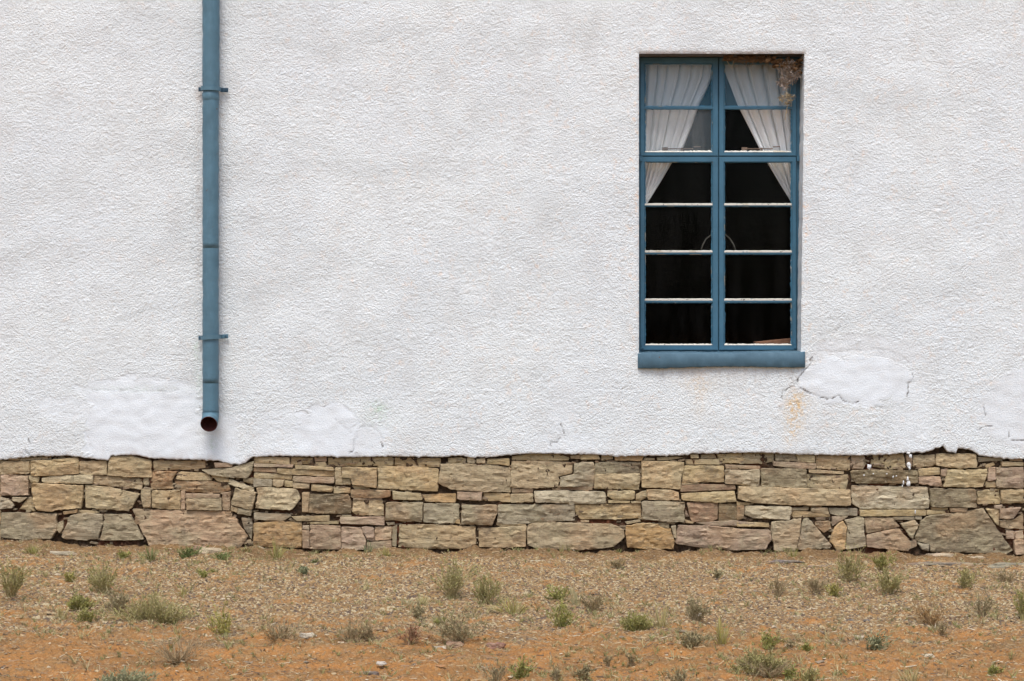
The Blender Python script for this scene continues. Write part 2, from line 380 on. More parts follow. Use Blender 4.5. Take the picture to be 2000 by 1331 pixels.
# cracks
def pz(s, x0, y0, pts): return [(x0+a/s, y0+b/s) for a, b in pts]
cr = [pz(3.333,1400,620,[(620,258),(600,300),(565,350),(560,372),(500,420),(490,450),(450,470),(430,490),(420,522)]),
      pz(3.333,1400,620,[(545,465),(600,492),(680,527),(740,527),(790,500),(825,545),(870,562),(920,548)]),
      pz(3.333,1400,620,[(1272,362),(1270,400),(1252,460),(1225,505)]), pz(3.333,1400,620,[(1735,572),(1750,640)]),
      pz(3.333,1400,620,[(1690,727),(1725,717)]), pz(3.333,1400,620,[(1740,705),(1800,710)]), pz(3.333,1400,620,[(1893,738),(1893,778)]),
      pz(3.333,1400,620,[(1915,800),(1960,798),(2000,790)]), pz(2.857,480,740,[(1760,250),(1772,285),(1778,315)]), pz(2.857,480,740,[(1745,325),(1715,350),(1700,362),(1708,382)]),
      pz(4,0,660,[(222,790),(236,828)]), pz(4,0,660,[(205,885),(228,905)]), pz(2.857,480,740,[(575,420),(603,403)]), pz(2.857,480,740,[(762,362),(760,380)])]
fc = [pz(3.333,1400,620,[(1005,588),(1050,580),(1110,592)]), pz(3.333,1400,620,[(650,215),(720,223),(830,226),(1000,205),(1100,215),(1200,250),(1255,300)]),
      pz(2.857,480,740,[(603,400),(600,340),(640,272),(690,262),(740,290),(767,340)]), pz(4,0,660,[(720,411),(1400,412)]),
      pz(4,0,660,[(400,575),(480,585),(640,600)]), pz(2.857,480,740,[(490,215),(520,250),(590,300)]), pz(4,0,660,[(620,480),(610,545)]),
      pz(3.333,1400,620,[(800,50),(760,100),(740,160)]), pz(3.333,1400,620,[(200,740),(290,735)]), [(1550,886),(1640,892)],pz(4,0,660,[(690,780),(720,860)])]
ck = np.zeros_like(X)
for c in cr:
    d = polydist(PX+wob*.25, PY+wob*.25, c, 12); ck = np.maximum(ck, sst(1.7, .5, d)*np.clip(.75+.5*TM(X*1.6, Z*1.6), .3, 1)); hgt -= .0018*sst(3, .5, d)
for c in fc:
    d = polydist(PX+wob*.25, PY+wob*.25, c, 12); ck = np.maximum(ck, .26*sst(2.0, .6, d)*np.clip(.5+.7*TM(X*1.6, Z*1.6), 0, 1)); hgt -= .0010*sst(4, .5, d)
# soften the arrises of the window opening
inx = (X > XL-1e-4) & (X < XR_T+sh+1e-4); 
dx = np.maximum(np.maximum(XL-X, X-(XR_T+sh)), 0); dz = np.maximum(np.maximum(ZB-Z, Z-ZT), 0); de = np.hypot(dx, dz)
hgt -= .009*np.exp(-de/.009)
hgt -= .003*np.exp(-(Z-eb[None,:])/.003)
hgt += .0012*np.exp(-((Z-eb[None,:]-.03)/.03)**2)
Yw = -hgt-.006
# stains
peach = .10+.55*sst(-.2, 1.2, TL(X*1.6+4, Z*1.6))*sst(300, 900, PX)+.35*sst(.3, 1.4, TM(X*.4, Z*.4))
peach *= (1-.8*sm)
peach += .9*np.exp(-((PX-1243)/16)**2)*sst(90, 160, PY)*sst(720, 690, PY)+1.0*np.exp(-((PX-1572)/9)**2)*sst(90, 120, PY)*sst(712, 690, PY)
peach += 1.2*np.exp(-((PX-1574)/8)**2-((PY-690)/16)**2)
dirt = .55*np.exp(-((PX-1411)/22)**2)*0+.9*sst(5, 0, PY-(HY+(H-eb[None,:])/S)+5)*0
dirt = .3*np.exp(-(Z-eb[None,:])/.005)+.28*np.exp(-(Z-eb[None,:])/.03)*sst(-.3, .9, TM(X*.7, Z*.2))
dirt += .16*np.exp(-(Z-eb[None,:])/.10)*sst(.1, 1.3, TM(X*.45+3, Z*.45))+.22*sst(.5, 1.5, TM(X*1.3, Z*.05))*sst(740,722,PY)*0
dirt += .20*sst(.1, 1.4, TM(X*1.5, Z*.08))*sst(712, 722, PY)*sst(800, 725, PY)*sst(1245, 1260, PX)*sst(1575, 1560, PX)
dirt += .30*np.exp(-((PX-1360)/95)**2)*np.exp(-np.clip(PY-718, 0, 99)/16)*(PY > 712)
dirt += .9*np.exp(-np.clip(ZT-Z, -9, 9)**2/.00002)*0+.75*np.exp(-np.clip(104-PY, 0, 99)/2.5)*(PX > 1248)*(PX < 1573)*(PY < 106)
dirt += .30*np.exp(-((PX-388)/6)**2)*sst(150,180,PY)*sst(700,400,PY)*sst(-.5,1,TM(X,Z*.3))+.5*np.exp(-((PX-388)/8)**2-((PY-186)/14)**2)
och = .95*np.exp(-((PX+.5*wob-1555+.10*(PY-765))/14)**2)*sst(755, 775, PY)*sst(890, 840, PY)+.55*np.exp(-((PX-1560+.1*(PY-800))/26)**2-((PY-800)/38)**2)
och += .45*np.exp(-((PX-1365)/35)**2-((PY-745)/22)**2)+.25*np.exp(-((PX-1368)/14)**2)*sst(730,760,PY)*sst(850,790,PY)
grn = .8*np.exp(-((PX-738)/16)**2-((PY-797)/13)**2)+.35*np.exp(-((PX-740)/34)**2-((PY-815)/22)**2)+.8*np.exp(-((PX-384)/7)**2-((PY-680)/16)**2)+.4*np.exp(-((PX-390)/10)**2-((PY-740)/40)**2)
grn += .7*np.exp(-((PX-417)/7)**2-((PY-868)/14)**2)+.3*np.exp(-((PX-265)/90)**2-((PY-760)/7)**2)
gy = .55*gr_up+.35*rp+.35*ell(1690, 860, 130, 40, .6)*TM(X, Z).clip(0, 1)+.25*sst(700, 0, PX)*.4+.35*np.exp(-((PX-1090)/120)**2-((PY-90)/130)**2)*sst(-.5,1,TM(X*.3,Z*.2))
gy = gy+.30*sst(.4, 1.6, TM(X*.35+1, Z*.12))
V = np.stack([X, Yw, Z], -1).reshape(-1, 3); nz, nx = X.shape; idx = np.arange(nx*nz).reshape(nz, nx)
F = np.stack([idx[:-1,:-1], idx[:-1,1:], idx[1:,1:], idx[1:,:-1]], -1)
iL, iR = int(np.argmin(abs(xs-XL))), int(np.argmin(abs(xs-XR_T))); jB, jT = int(np.argmin(abs(zs-ZB))), int(np.argmin(abs(zs-ZT)))
keep = np.ones(F.shape[:2], bool); keep[jB:jT, iL:iR] = False; F = F[keep]
mask = np.stack([sm, och, grn, ck], -1).reshape(-1, 4); stain = np.stack([dirt, peach, gy, gy*0+1], -1).reshape(-1, 4)
Vs = [V]; Fs = [F]; Ms = [mask]; Ss = [stain]; nb = len(V)
def skirt(ids, depth, inward, shade_grime=0):
    """sweep a boundary row of the sheet back into the wall (jambs, lintel, torn lower edge)"""
    global nb
    prev = ids
    for kk, dd in enumerate(depth):
        P = V[ids].copy(); P[:,1] += dd; w = .0005*TM(P[:,0]*1.3+dd*3, P[:,2]*1.3+dd*2)
        P[:,0] += inward[0]*w; P[:,2] += inward[1]*w
        n = len(ids); new = np.arange(nb, nb+n); nb += n
        Vs.append(P); mm = mask[ids].copy(); mm[:,0] = 0; Ms.append(mm); st = stain[ids].copy(); st[:,1] = np.maximum(st[:,1], .5); mm[:,3] = np.maximum(mm[:,3], shade_grime); Ss.append(st)
        Fs.append(np.stack([prev[:-1], prev[1:], new[1:], new[:-1]], -1)); prev = new
dep = [.008, .03, .07, .12, .19]
skirt(idx[jB:jT+1, iL], dep, (1,0)); skirt(idx[jB:jT+1, iR][::-1], dep, (1,0)); skirt(idx[jT, iL:iR+1], dep, (0,1), .8); skirt(idx[jB, iL:iR+1][::-1], dep, (0,1))  # lintel underside painted near black: soffit shadow and brown grime in one
skirt(idx[0, :][::-1], [.012, .035], (0,1))
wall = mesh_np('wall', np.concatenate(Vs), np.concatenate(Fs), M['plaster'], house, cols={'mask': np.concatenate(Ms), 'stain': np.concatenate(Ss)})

# solid masonry behind the render (room walls, floor, ceiling), open at the window
def quad_obj(name, quads, mat, parent):
    V = []; F = []
    for q in quads: F.append(tuple(range(len(V), len(V)+4))); V += q
    return mesh_py(name, V, F, mat, parent)
x0, x1, zt, zb, yf = XL-.0, XR_T+.0, ZT, ZB, .225
q = [[(-6.4,yf,.5),(x0,yf,.5),(x0,yf,4.9),(-6.4,yf,4.9)], [(x1,yf,.5),(6.4,yf,.5),(6.4,yf,4.9),(x1,yf,4.9)],
     [(x0,yf,.5),(x1,yf,.5),(x1,yf,zb),(x0,yf,zb)], [(x0,yf,zt),(x1,yf,zt),(x1,yf,4.9),(x0,yf,4.9)]]
for (a, b) in (((x0,zb),(x1,zb)), ((x1,zb),(x1,zt)), ((x1,zt),(x0,zt)), ((x0,zt),(x0,zb))):
    q.append([(a[0],yf,a[1]), (b[0],yf,b[1]), (b[0],.40,b[1]), (a[0],.40,a[1])])
rx0, rx1, ry1, rz0, rz1 = -1.5, 3.2, 4.5, .75, 3.6
q += [[(rx0,.40,rz0),(x0,.40,rz0),(x0,.40,rz1),(rx0,.40,rz1)], [(x1,.40,rz0),(rx1,.40,rz0),(rx1,.40,rz1),(x1,.40,rz1)],
      [(x0,.40,rz0),(x1,.40,rz0),(x1,.40,zb),(x0,.40,zb)], [(x0,.40,zt),(x1,.40,zt),(x1,.40,rz1),(x0,.40,rz1)],
      [(rx0,ry1,rz0),(rx1,ry1,rz0),(rx1,ry1,rz1),(rx0,ry1,rz1)], [(rx0,.4,rz0),(rx0,ry1,rz0),(rx0,ry1,rz1),(rx0,.4,rz1)], [(rx1,.4,rz0),(rx1,ry1,rz0),(rx1,ry1,rz1),(rx1,.4,rz1)],
      [(rx0,.4,rz0),(rx1,.4,rz0),(rx1,ry1,rz0),(rx0,ry1,rz0)], [(rx0,.4,rz1),(rx1,.4,rz1),(rx1,ry1,rz1),(rx0,ry1,rz1)]]
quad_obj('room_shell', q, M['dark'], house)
q = [[(-6.4,-.0,4.9),(6.4,0,4.9),(6.4,5,4.9),(-6.4,5,4.9)], [(-6.4,0,-.5),(-6.4,5,-.5),(-6.4,5,4.9),(-6.4,0,4.9)], [(6.4,0,-.5),(6.4,5,-.5),(6.4,5,4.9),(6.4,0,4.9)], [(-6.4,5,-.5),(6.4,5,-.5),(6.4,5,4.9),(-6.4,5,4.9)]]
quad_obj('outer_shell', q, M['plaster'], house)

# ------------------------------------------------------------------ plinth of stones
xp = np.concatenate([np.arange(-6.4, -3.4, .05), np.arange(-3.4, 3.4, .011), np.arange(3.4, 6.41, .05)]); zp = np.arange(-.25, .64, .011); XX, ZZ = np.meshgrid(xp, zp)
YY = .034-.010*TE(XX, ZZ)-.004*TF(XX, ZZ); idx = np.arange(XX.size).reshape(XX.shape)
plinth = mesh_np('plinth', np.stack([XX, YY, ZZ], -1).reshape(-1, 3), np.stack([idx[:-1,:-1], idx[:-1,1:], idx[1:,1:], idx[1:,:-1]], -1).reshape(-1, 4), M['mortar'], house)
PAL = dict(t=(.52,.385,.215), y=(.53,.41,.225), g=(.44,.36,.235), p=(.49,.345,.23), d=(.21,.165,.105), w=(.66,.55,.36), r=(.37,.225,.125), o=(.56,.365,.18), G=(.35,.29,.20))
STONES = """A t 0,165 225,168 225,262 0,268|A t 238,165 400,158 610,135 612,262 430,278 250,280 238,262|A y 618,168 832,165 830,272 700,270 618,262
A t 850,135 1010,122 1180,162 1182,290 1000,292 840,275|A t 1192,165 1600,162 1602,218 1480,232 1196,236|A p 1670,180 1810,178 1812,208 1680,214
A G 1572,235 1800,218 1978,168 1972,230 1930,298 1760,290 1640,270|A g 70,140 150,148 140,160 60,158|A g 150,145 380,130 395,152 150,162|A d 405,145 480,128 520,150 420,158
A p 0,275 215,280 218,430 0,432|A y 222,282 300,290 298,330 232,332|A w 320,300 400,285 720,272 722,340 600,340 330,332|A t 724,278 900,288 1090,305 1112,340 1098,385 960,375 724,342
A g 1110,305 1162,290 1160,355 1125,360|A r 1192,240 1380,248 1350,300 1350,385 1180,385 1172,330|A r 1360,318 1450,322 1640,322 1780,345 1798,395 1700,412 1500,410 1370,385
A t 1400,250 1620,262 1655,315 1450,316 1370,305|A t 1640,275 1770,290 1800,330 1700,325|A w 1790,305 1985,375 1980,405 1780,345|A d 1900,300 1975,298 1975,345 1900,325
A g 0,445 60,460 108,505 95,530 0,540|A g 90,448 210,450 155,490 100,475|A t 222,450 250,455 268,555 145,540 180,490|A t 250,338 400,345 645,358 648,440 635,530 400,555 290,550 262,500
A y 658,352 860,370 1090,425 1000,555 820,540 668,528|A t 1100,385 1172,388 1175,525 1120,530 1102,470|A t 1182,395 1405,398 1405,545 1280,540 1184,528|A p 1412,400 1440,400 1440,545 1414,545
A p 1447,420 1715,425 1715,449 1448,450|A t 1448,456 1728,454 1730,550 1455,545|A p 1732,415 1800,405 1790,550 1740,550|A t 1840,375 1920,395 2000,415 1965,545 1900,530 1805,505
A g 1860,532 1965,550 1955,590 1855,577|A t 1805,510 1858,530 1850,570 1800,545|A g 0,568 440,575 445,700 400,770 180,782 0,760|A g 450,650 490,630 495,680 465,730 430,690
A g 545,590 640,572 800,582 798,660 760,770 640,785 485,770 480,745|A g 806,582 1010,582 1120,775 1010,785 772,785 803,690|A o 490,560 605,545 600,568 500,580|A y 610,550 750,555 770,570 640,578
A p 1030,540 1200,550 1600,555 1805,558 1880,680 1935,755 1870,835 1700,852 1480,835 1300,838 1160,822 1090,680|A G 1885,605 1960,620 1972,700 1960,780 1900,680|A g 1900,790 1955,782 1960,810 1905,815
B t 65,135 340,138 342,190 65,178|B t 348,139 528,142 528,188 350,191|B p 535,135 625,135 628,168 535,168|B y 540,178 620,173 628,205 570,210|B y 635,142 860,140 1150,138 1152,195 950,205 640,205|B t 1162,142 1515,145 1518,210 1300,212 1162,200
B y 1580,145 1680,138 1720,150 1715,178 1585,178|B w 1725,143 1760,128 1798,165 1790,180 1730,177|B w 1802,150 1868,145 1870,180 1805,180|B y 1885,150 2060,145 2060,200 1890,185
B p 65,186 370,194 365,212 65,207|B t 380,197 680,215 690,235 390,225|B p 62,215 236,220 236,252 62,245|B t 242,222 690,245 692,285 400,275 244,262|B t 62,252 365,277 355,310 62,298|B p 370,285 690,295 688,335 500,335 365,322
B g 55,305 200,310 205,360 58,365|B t 210,312 298,315 290,355 245,372 212,350|B y 302,318 364,325 362,368 300,362|B t 370,330 495,340 492,378 370,378|B t 510,345 680,365 672,406 510,396|B t 687,365 812,375 812,415 684,416
B g 695,220 742,218 755,355 700,350|B t 750,215 1020,220 1020,370 832,350 822,298 752,293|B y 754,302 816,305 818,350 760,350|B t 1030,205 1300,208 1505,225 1500,400 1250,390 1032,375
B t 1520,190 1700,187 1920,200 2068,215 2070,408 1800,400 1600,385 1510,340|B t 830,360 960,365 965,380 850,385|B r 820,392 960,387 1130,397 1132,440 1060,452 822,450|B y 1145,400 1370,420 1375,470 1150,465
B o 1380,430 1640,420 1640,490 1400,480|B p 1650,405 1850,410 1840,470 1700,470 1650,460|B t 1856,415 2065,420 2065,485 1862,475|B w 85,375 200,368 400,390 425,460 350,545 200,540 75,530 90,440
B t 440,410 496,412 482,565 440,560|B d 490,425 800,425 820,480 820,575 600,578 488,565|B t 835,470 1072,470 1075,590 880,590 832,570|B p 840,458 1060,458 1060,466 840,466|B g 1095,490 1380,490 1380,640 1250,635 1090,625|B g 1390,500 1668,500 1668,612 1628,650 1500,650 1390,640
B G 1690,510 1960,510 1968,560 1925,665 1685,655|B t 1636,625 1670,615 1672,655 1640,652|B g 65,570 343,580 348,600 280,635 65,620|B t 357,600 650,592 650,635 400,632|B p 740,605 1080,603 1085,665 900,660 740,650
B g 750,588 820,590 820,599 755,600|B y 470,645 725,637 720,655 480,655|B o 65,650 250,640 435,645 438,760 430,840 200,835 60,830|B p 445,670 493,670 493,700 445,695|B p 442,705 493,710 496,845 445,845|B p 500,665 740,675 742,855 502,850
B p 748,680 893,685 940,790 930,855 748,855|B p 902,682 1000,682 1005,790 947,780|B p 1008,682 1140,677 1140,778 1010,788|B p 948,800 1135,790 1140,850 942,855|B G 1147,680 1180,667 1175,830 1147,830
B t 1200,665 1480,665 1790,680 1800,800 1780,845 1480,850 1195,835|B t 1820,690 2000,685 2190,672 2185,832 2040,842 1825,835|B t 1975,620 2040,640 2180,655 2150,668 2000,678 1960,665
B g 1095,645 1160,645 1160,662 1110,668|C y 160,130 300,112 540,115 612,140 600,158 400,160 160,155|C g 618,125 692,118 692,148 622,145|C y 700,118 830,112 850,150 700,152|C t 860,125 945,112 950,150 860,160
C o 965,130 1090,116 1190,130 1170,163 965,158|C y 1200,142 1275,145 1275,157 1190,158|C y 1295,140 1450,132 1500,140 1400,155 1300,158|C y 1555,115 1615,110 1620,140 1560,142|C g 1640,118 1740,112 1760,142 1640,145
C y 1765,115 1960,105 1975,150 1960,182 1790,180|C y 1520,155 1780,150 1782,192 1525,190|C t 158,168 400,165 635,180 630,260 525,288 520,365 440,370 320,380 155,370|C g 645,182 800,175 808,230 800,290 795,358 640,365 535,365 540,292 642,268
C d 812,177 1000,172 1168,174 1168,260 805,262|C t 805,268 1168,265 1165,300 1155,388 980,385 805,378|C t 1175,165 1380,168 1508,175 1495,260 1470,385 1350,375 1178,368|C y 1515,200 1815,205 1818,330 1700,328 1487,335 1497,270
C g 1830,238 2098,232 2090,362 1985,358 1828,340|C p 1830,195 2100,205 2098,226 1835,224|C r 1480,355 1620,348 1900,352 1912,385 1600,400 1478,400|C y 1490,338 1620,338 1620,344 1490,347|C y 1480,420 1700,408 1900,400 1912,480 1780,490 1490,470
C w 335,402 560,397 880,407 895,445 892,495 600,500 420,485 340,490|C r 470,368 560,355 790,365 785,390 480,390|C p 155,382 325,387 320,412 160,410|C y 148,425 325,420 325,485 148,490|C y 910,400 1120,400 1110,465 960,470 905,440
C t 1130,430 1205,395 1213,440 1180,470 1130,475|C o 1215,390 1400,390 1460,410 1470,465 1340,470 1222,465|C y 915,472 1080,478 1078,490 915,490|C y 1090,480 1165,480 1165,490 1095,492|C g 52,510 230,505 648,508 652,630 560,635 320,645 200,660 48,650
C t 650,510 900,505 1168,495 1170,560 1165,610 1000,620 700,620 665,590|C g 1175,480 1350,477 1510,490 1508,640 1350,638 1180,615|C r 1528,490 1700,492 1772,495 1768,620 1720,640 1570,640 1550,600|C d 1780,500 1900,498 1980,510 1975,600 1950,622 1780,636
C p 1518,540 1545,600 1515,600|C t 1515,625 1580,642 1575,652 1520,648|C p 1600,648 1900,630 2060,652 2050,668 1700,668|C t 285,670 330,650 640,650 940,660 1035,700 1040,760 960,830 800,855 400,855 280,820|C t 700,630 760,632 760,643 700,641
C o 1055,670 1200,650 1300,656 1330,692 1400,696 1428,800 1420,850 1200,850 1060,835 1048,740|C y 1310,650 1385,650 1390,688 1325,685|C g 1405,675 1440,672 1445,770 1425,765|C p 1460,670 1700,672 2000,700 2180,705 2188,780 2140,852 1900,860 1600,835 1440,810
C g 1045,640 1160,625 1165,640 1060,655|D g 50,92 260,95 258,150 180,168 20,165|D g 268,95 410,98 410,146 270,143|D y 415,100 543,110 543,158 420,153|D p 252,152 400,157 548,165 548,200 420,198 255,180
D t 552,110 790,112 788,215 640,205 554,195|D p 797,112 890,110 905,165 880,205 797,205|D y 915,110 1170,100 1178,190 1080,208 950,185|D p 1184,102 1226,130 1223,190 1186,200|D t 1232,110 1380,105 1386,175 1300,190 1230,185
D t 1392,98 1668,98 1675,190 1540,198 1395,180|D g 1680,120 1850,128 1855,145 1690,150|D w 1680,195 1735,165 1742,178|D t 1735,178 1790,155 1800,175 1740,200|D t 1845,152 2000,157 2000,180 1850,182|D p 1900,128 1990,112 1995,150 1910,145
D d 170,200 485,205 485,335 170,325|D t 500,207 745,222 742,236 505,230|D y 492,242 780,247 765,340 740,350 490,330|D d 800,215 1000,210 1260,215 1260,300 1000,302 830,300 798,270|D t 1265,205 1410,192 1415,240 1270,250|D p 1268,256 1420,256 1432,325 1270,305
D p 1425,205 1470,200 1460,255 1425,250|D y 1478,208 1750,205 1745,240 1715,325 1600,330 1440,325|D p 1757,195 1802,190 1802,280 1752,285|D t 1735,292 1805,292 1805,332 1740,332|D p 1808,195 2000,190 2000,335 1812,332
D t 10,325 400,335 790,350 795,455 400,455 100,435 5,410|D w 800,320 1000,325 1330,330 1350,420 1340,478 1100,480 860,478 800,440|D d 1345,340 1665,345 1668,470 1355,465|D y 1675,360 1833,345 1838,448 1680,445|D t 1842,350 2000,345 2000,440 1850,440
D w 60,460 378,465 375,510 365,555 120,545 50,520|D r 0,460 50,460 45,540 0,560|D t 380,492 560,502 650,522 645,535 380,540|D g 380,474 500,474 495,488 385,488|D r 515,462 590,462 590,472 515,472|D g 515,476 630,475 640,518 560,508 515,498|D g 643,478 840,480 842,528 700,530 650,515
D y 855,490 1315,490 1318,525 1100,530 858,530|D y 1325,492 1480,494 1480,512 1325,522|D y 1360,474 1475,477 1470,488 1365,487|D r 1485,475 1610,475 1600,500 1490,500|D g 1090,540 1235,537 1237,554 1095,556|D g 1242,534 1290,537 1288,555 1245,553
D g 240,572 448,552 428,680 410,768 260,775 245,690|D g 458,552 500,548 658,735 650,755 415,768 440,660|D r 545,570 640,565 655,620 600,650 550,600|D g 550,545 650,542 650,560 560,562|D p 660,535 775,535 740,558 670,600 665,560
D o 690,600 740,565 765,610 753,760 700,775 650,700 665,640|D g 752,562 850,537 884,545 888,640 900,740 760,765 768,620 774,600|D p 888,545 1090,545 1135,605 1000,633 905,652|D p 907,662 1130,617 1215,715 1200,775 1000,755 905,745
D g 1140,585 1240,560 1265,590 1220,690 1190,650|D p 1205,707 1250,692 1255,740 1200,765|D G 1290,560 1330,530 1500,512 1718,480 1925,770 1880,795 1600,785 1350,780 1345,725 1250,705 1240,670|D g 1255,717 1340,728 1340,778 1295,765|D y 1740,480 1830,480 1825,600 1800,580
D p 1800,460 1850,455 1840,478 1800,476|D p 1840,480 1985,470 1930,548 1835,548|D G 1835,560 1940,555 2000,512 2000,625 1900,620 1840,605|D p 1880,635 1940,640 1935,690 1885,690|D p 1945,640 2000,632 2000,690 1945,690|D p 1935,700 2000,695 2000,800 1940,800
D t 0,572 220,580 222,606 0,602|D t 0,433 90,440 80,455 0,455|C t 120,665 270,668 265,660 200,662|B d 1885,206 1980,206 1970,188 1890,190"""
TL4 = dict(A=(0,4.0), B=(480,4.0), C=(960,4.0), D=(1440,3.5714))
polys = []
for ln in STONES.replace('\n', '|').split('|'):
    w = ln.split(); x00, sc = TL4[w[0]]
    pts = [tuple(map(float, a.split(','))) for a in w[2:]]
    polys.append((w[1], [(x00+a/sc, 860+b/sc) for a, b in pts]))
# the courses carry on past both ends of the picture
r2 = random.Random(5)
for side in (-1, 1):
    rows = [(893,925),(926,962),(963,996),(997,1024),(1026,1068)] if side < 0 else [(893,925),(926,957),(958,990),(991,1040),(1042,1084)]
    for a, b in rows:
        x = 2.0 if side < 0 else 2004.0
        while (x > -1100 if side < 0 else x < 3100):
            w = r2.uniform(25, 85)*(1 if -330 < x < 2330 else 1.5); xa_, xb_ = (x-w, x-2) if side < 0 else (x, x+w-2)
            polys.append((r2.choice('ttygpwg'), [(xa_, a+r2.uniform(0,4)), (xb_, a+r2.uniform(0,4)), (xb_+r2.uniform(-3,1), b+r2.uniform(-3,0)), (xa_+r2.uniform(-1,3), b+r2.uniform(-3,0))]))
            x += side*w
def make_stone(code, poly, seed):
    r = random.Random(seed)
    P = [((a-1000)*S, H-(b-HY)*S) for a, b in poly]
    # grow each outline a little so that joints stay narrow, then resample with a worn, uneven edge
    cx = sum(p[0] for p in P)/len(P); cz = sum(p[1] for p in P)/len(P)
    wdt = max(p[0] for p in P)-min(p[0] for p in P); hgt_ = max(p[1] for p in P)-min(p[1] for p in P)
    size = min(wdt, hgt_)
    g_ = .0020
    P = [(cx+(x-cx)*(1+2*g_/max(wdt,.02)), cz+(z-cz)*(1+2*g_/max(hgt_,.012))) for x, z in P]
    per = sum(math.dist(P[i], P[(i+1) % len(P)]) for i in range(len(P))); step = max(.010, min(.018, per/16))
    out = []; rc = min(.008, size*.16)
    for i, p in enumerate(P):
        q0 = P[i-1]; q1 = P[(i+1) % len(P)]
        la, lb = math.dist(p, q0), math.dist(p, q1); ka, kb = min(rc/la, .3), min(rc/lb, .3)
        A = (p[0]+(q0[0]-p[0])*ka, p[1]+(q0[1]-p[1])*ka); B = (p[0]+(q1[0]-p[0])*kb, p[1]+(q1[1]-p[1])*kb)
        m = ((A[0]+B[0])/2*.4+p[0]*.6, (A[1]+B[1])/2*.4+p[1]*.6)
        out += [A, m, B]
        kn = min((rc)/math.dist(q1, P[(i+2) % len(P)]), .3); kk = min(rc/lb, .3)
        nB = (q1[0]+(p[0]-q1[0])*kk, q1[1]+(p[1]-q1[1])*kk); L = math.dist(B, nB); n = int(L/step)
        for s_ in range(1, n): t = s_/n; out.append((B[0]+(nB[0]-B[0])*t, B[1]+(nB[1]-B[1])*t))
    O = np.array(out); n = len(O); sx, sz = r.uniform(0, 50), r.uniform(0, 50)
    ctr = O.mean(0); T_ = O-ctr; nrm = T_/np.maximum(np.linalg.norm(T_, axis=1, keepdims=True), 1e-6)
    jit = TE(O[:,0]*2.2+sx, O[:,1]*2.2+sz)*min(.0022, size*.035); O = O+nrm*jit[:,None]
    bulge = r.uniform(.001, .006)*min(1, size/.09); face = r.uniform(-.008, .012)+(.006 if size > .1 else 0)
    if code in 'Gg' and size > .12: bulge *= .4
    if poly[0][1] < 905: face -= .006
    tiltx, tiltz = r.uniform(-.05, .05), r.uniform(-.07, .05)
    amp = min(.0056, size*.062)
    rings = [(0.0, -.060), (0.0, -.010), (.0022, -.003), (.0055, 0)]; shr = [.86, .66, .42, .2]
    Oc = O-ctr; e_in = min(.0040, size*.12)
    st_ = max(.0095, min(.014, size/7)); lo, hi_ = Oc.min(0), Oc.max(0); inner = []
    row = 0; z = lo[1]+st_*.6
    while z < hi_[1]:
        x = lo[0]+(st_*.5 if row % 2 else .2*st_)
        while x < hi_[0]:
            qx, qz = x+r.uniform(-.25, .25)*st_, z+r.uniform(-.25, .25)*st_; ins_ = False; dm = 9.
            for i in range(n):
                ax_, az_ = Oc[i]; bx_, bz_ = Oc[(i+1) % n]
                if (az_ > qz) != (bz_ > qz) and qx < (bx_-ax_)*(qz-az_)/(bz_-az_)+ax_: ins_ = not ins_
                L_ = (bx_-ax_)**2+(bz_-az_)**2+1e-12; t_ = min(1, max(0, ((qx-ax_)*(bx_-ax_)+(qz-az_)*(bz_-az_))/L_)); dm = min(dm, math.hypot(qx-ax_-t_*(bx_-ax_), qz-az_-t_*(bz_-az_)))
            if ins_ and dm > e_in+st_*.45: inner.append((qx, qz, dm))
            x += st_
        z += st_*.86; row += 1
    edge = Oc-nrm*e_in
    co2 = [Vector(p_) for p_ in edge]+[Vector(p_[:2]) for p_ in inner]
    vo, _, fo, ov, _, _ = delaunay_2d_cdt(co2, [], [list(range(n))], 1, 1e-5)
    def face_y(q_, dist, edge_w):
        strat = TS(q_[:,0]+ctr[0]+sx, q_[:,1]+ctr[1]+sz); lump = TE((q_[:,0]+ctr[0])*1.2+sx, (q_[:,1]+ctr[1])*1.2+sz)
        stp = np.round(strat*1.3)/1.3*.65+strat*.35; rnd = np.clip(dist/(size*.42), 0, 1)
        f = bulge*(1-(1-rnd)**2)+amp*(stp*.75+lump*.2)*edge_w+tiltx*q_[:,0]*(1 if abs(tiltx*wdt) < .012 else .4)+tiltz*q_[:,1]
        return .012-face-f
    z0_ = np.zeros(n)
    r0_ = np.stack([Oc[:,0], np.full(n, .07), Oc[:,1]], -1)
    r1_ = np.stack([Oc[:,0], face_y(Oc, z0_, .5)+.0065, Oc[:,1]], -1)
    q2 = Oc-nrm*e_in*.35; r2_ = np.stack([q2[:,0], face_y(q2, z0_, .7)+.0016, q2[:,1]], -1)
    cin = np.array([(v.x, v.y) for v in vo]); dd_ = np.zeros(len(vo))
    for vi, orig in enumerate(ov):
        k_ = [a_ for a_ in orig if a_ >= n]
        if k_ and not [a_ for a_ in orig if a_ < n]: dd_[vi] = inner[k_[0]-n][2]
    r3_ = np.stack([cin[:,0], face_y(cin, dd_, .8), cin[:,1]], -1)
    emap = {}
    for vi, orig in enumerate(ov):
        for a_ in orig:
            if a_ < n: emap[a_] = vi
    A = np.concatenate([r0_, r1_, r2_, r3_]); F = []
    for li in range(2):
        for i in range(n): j = (i+1) % n; F.append((li*n+i, li*n+j, (li+1)*n+j, (li+1)*n+i))
    for i in range(n):
        j = (i+1) % n; a_, b_ = 3*n+emap.get(i, 0), 3*n+emap.get(j, 0)
        F.append((2*n+i, 2*n+j, b_, a_) if a_ != b_ else (2*n+i, 2*n+j, a_))
    for f_ in fo: F.append(tuple(3*n+k_ for k_ in f_))
    o = mesh_py('stone', A, F, M['stone'], plinth, True, loc=(ctr[0], 0, ctr[1]))
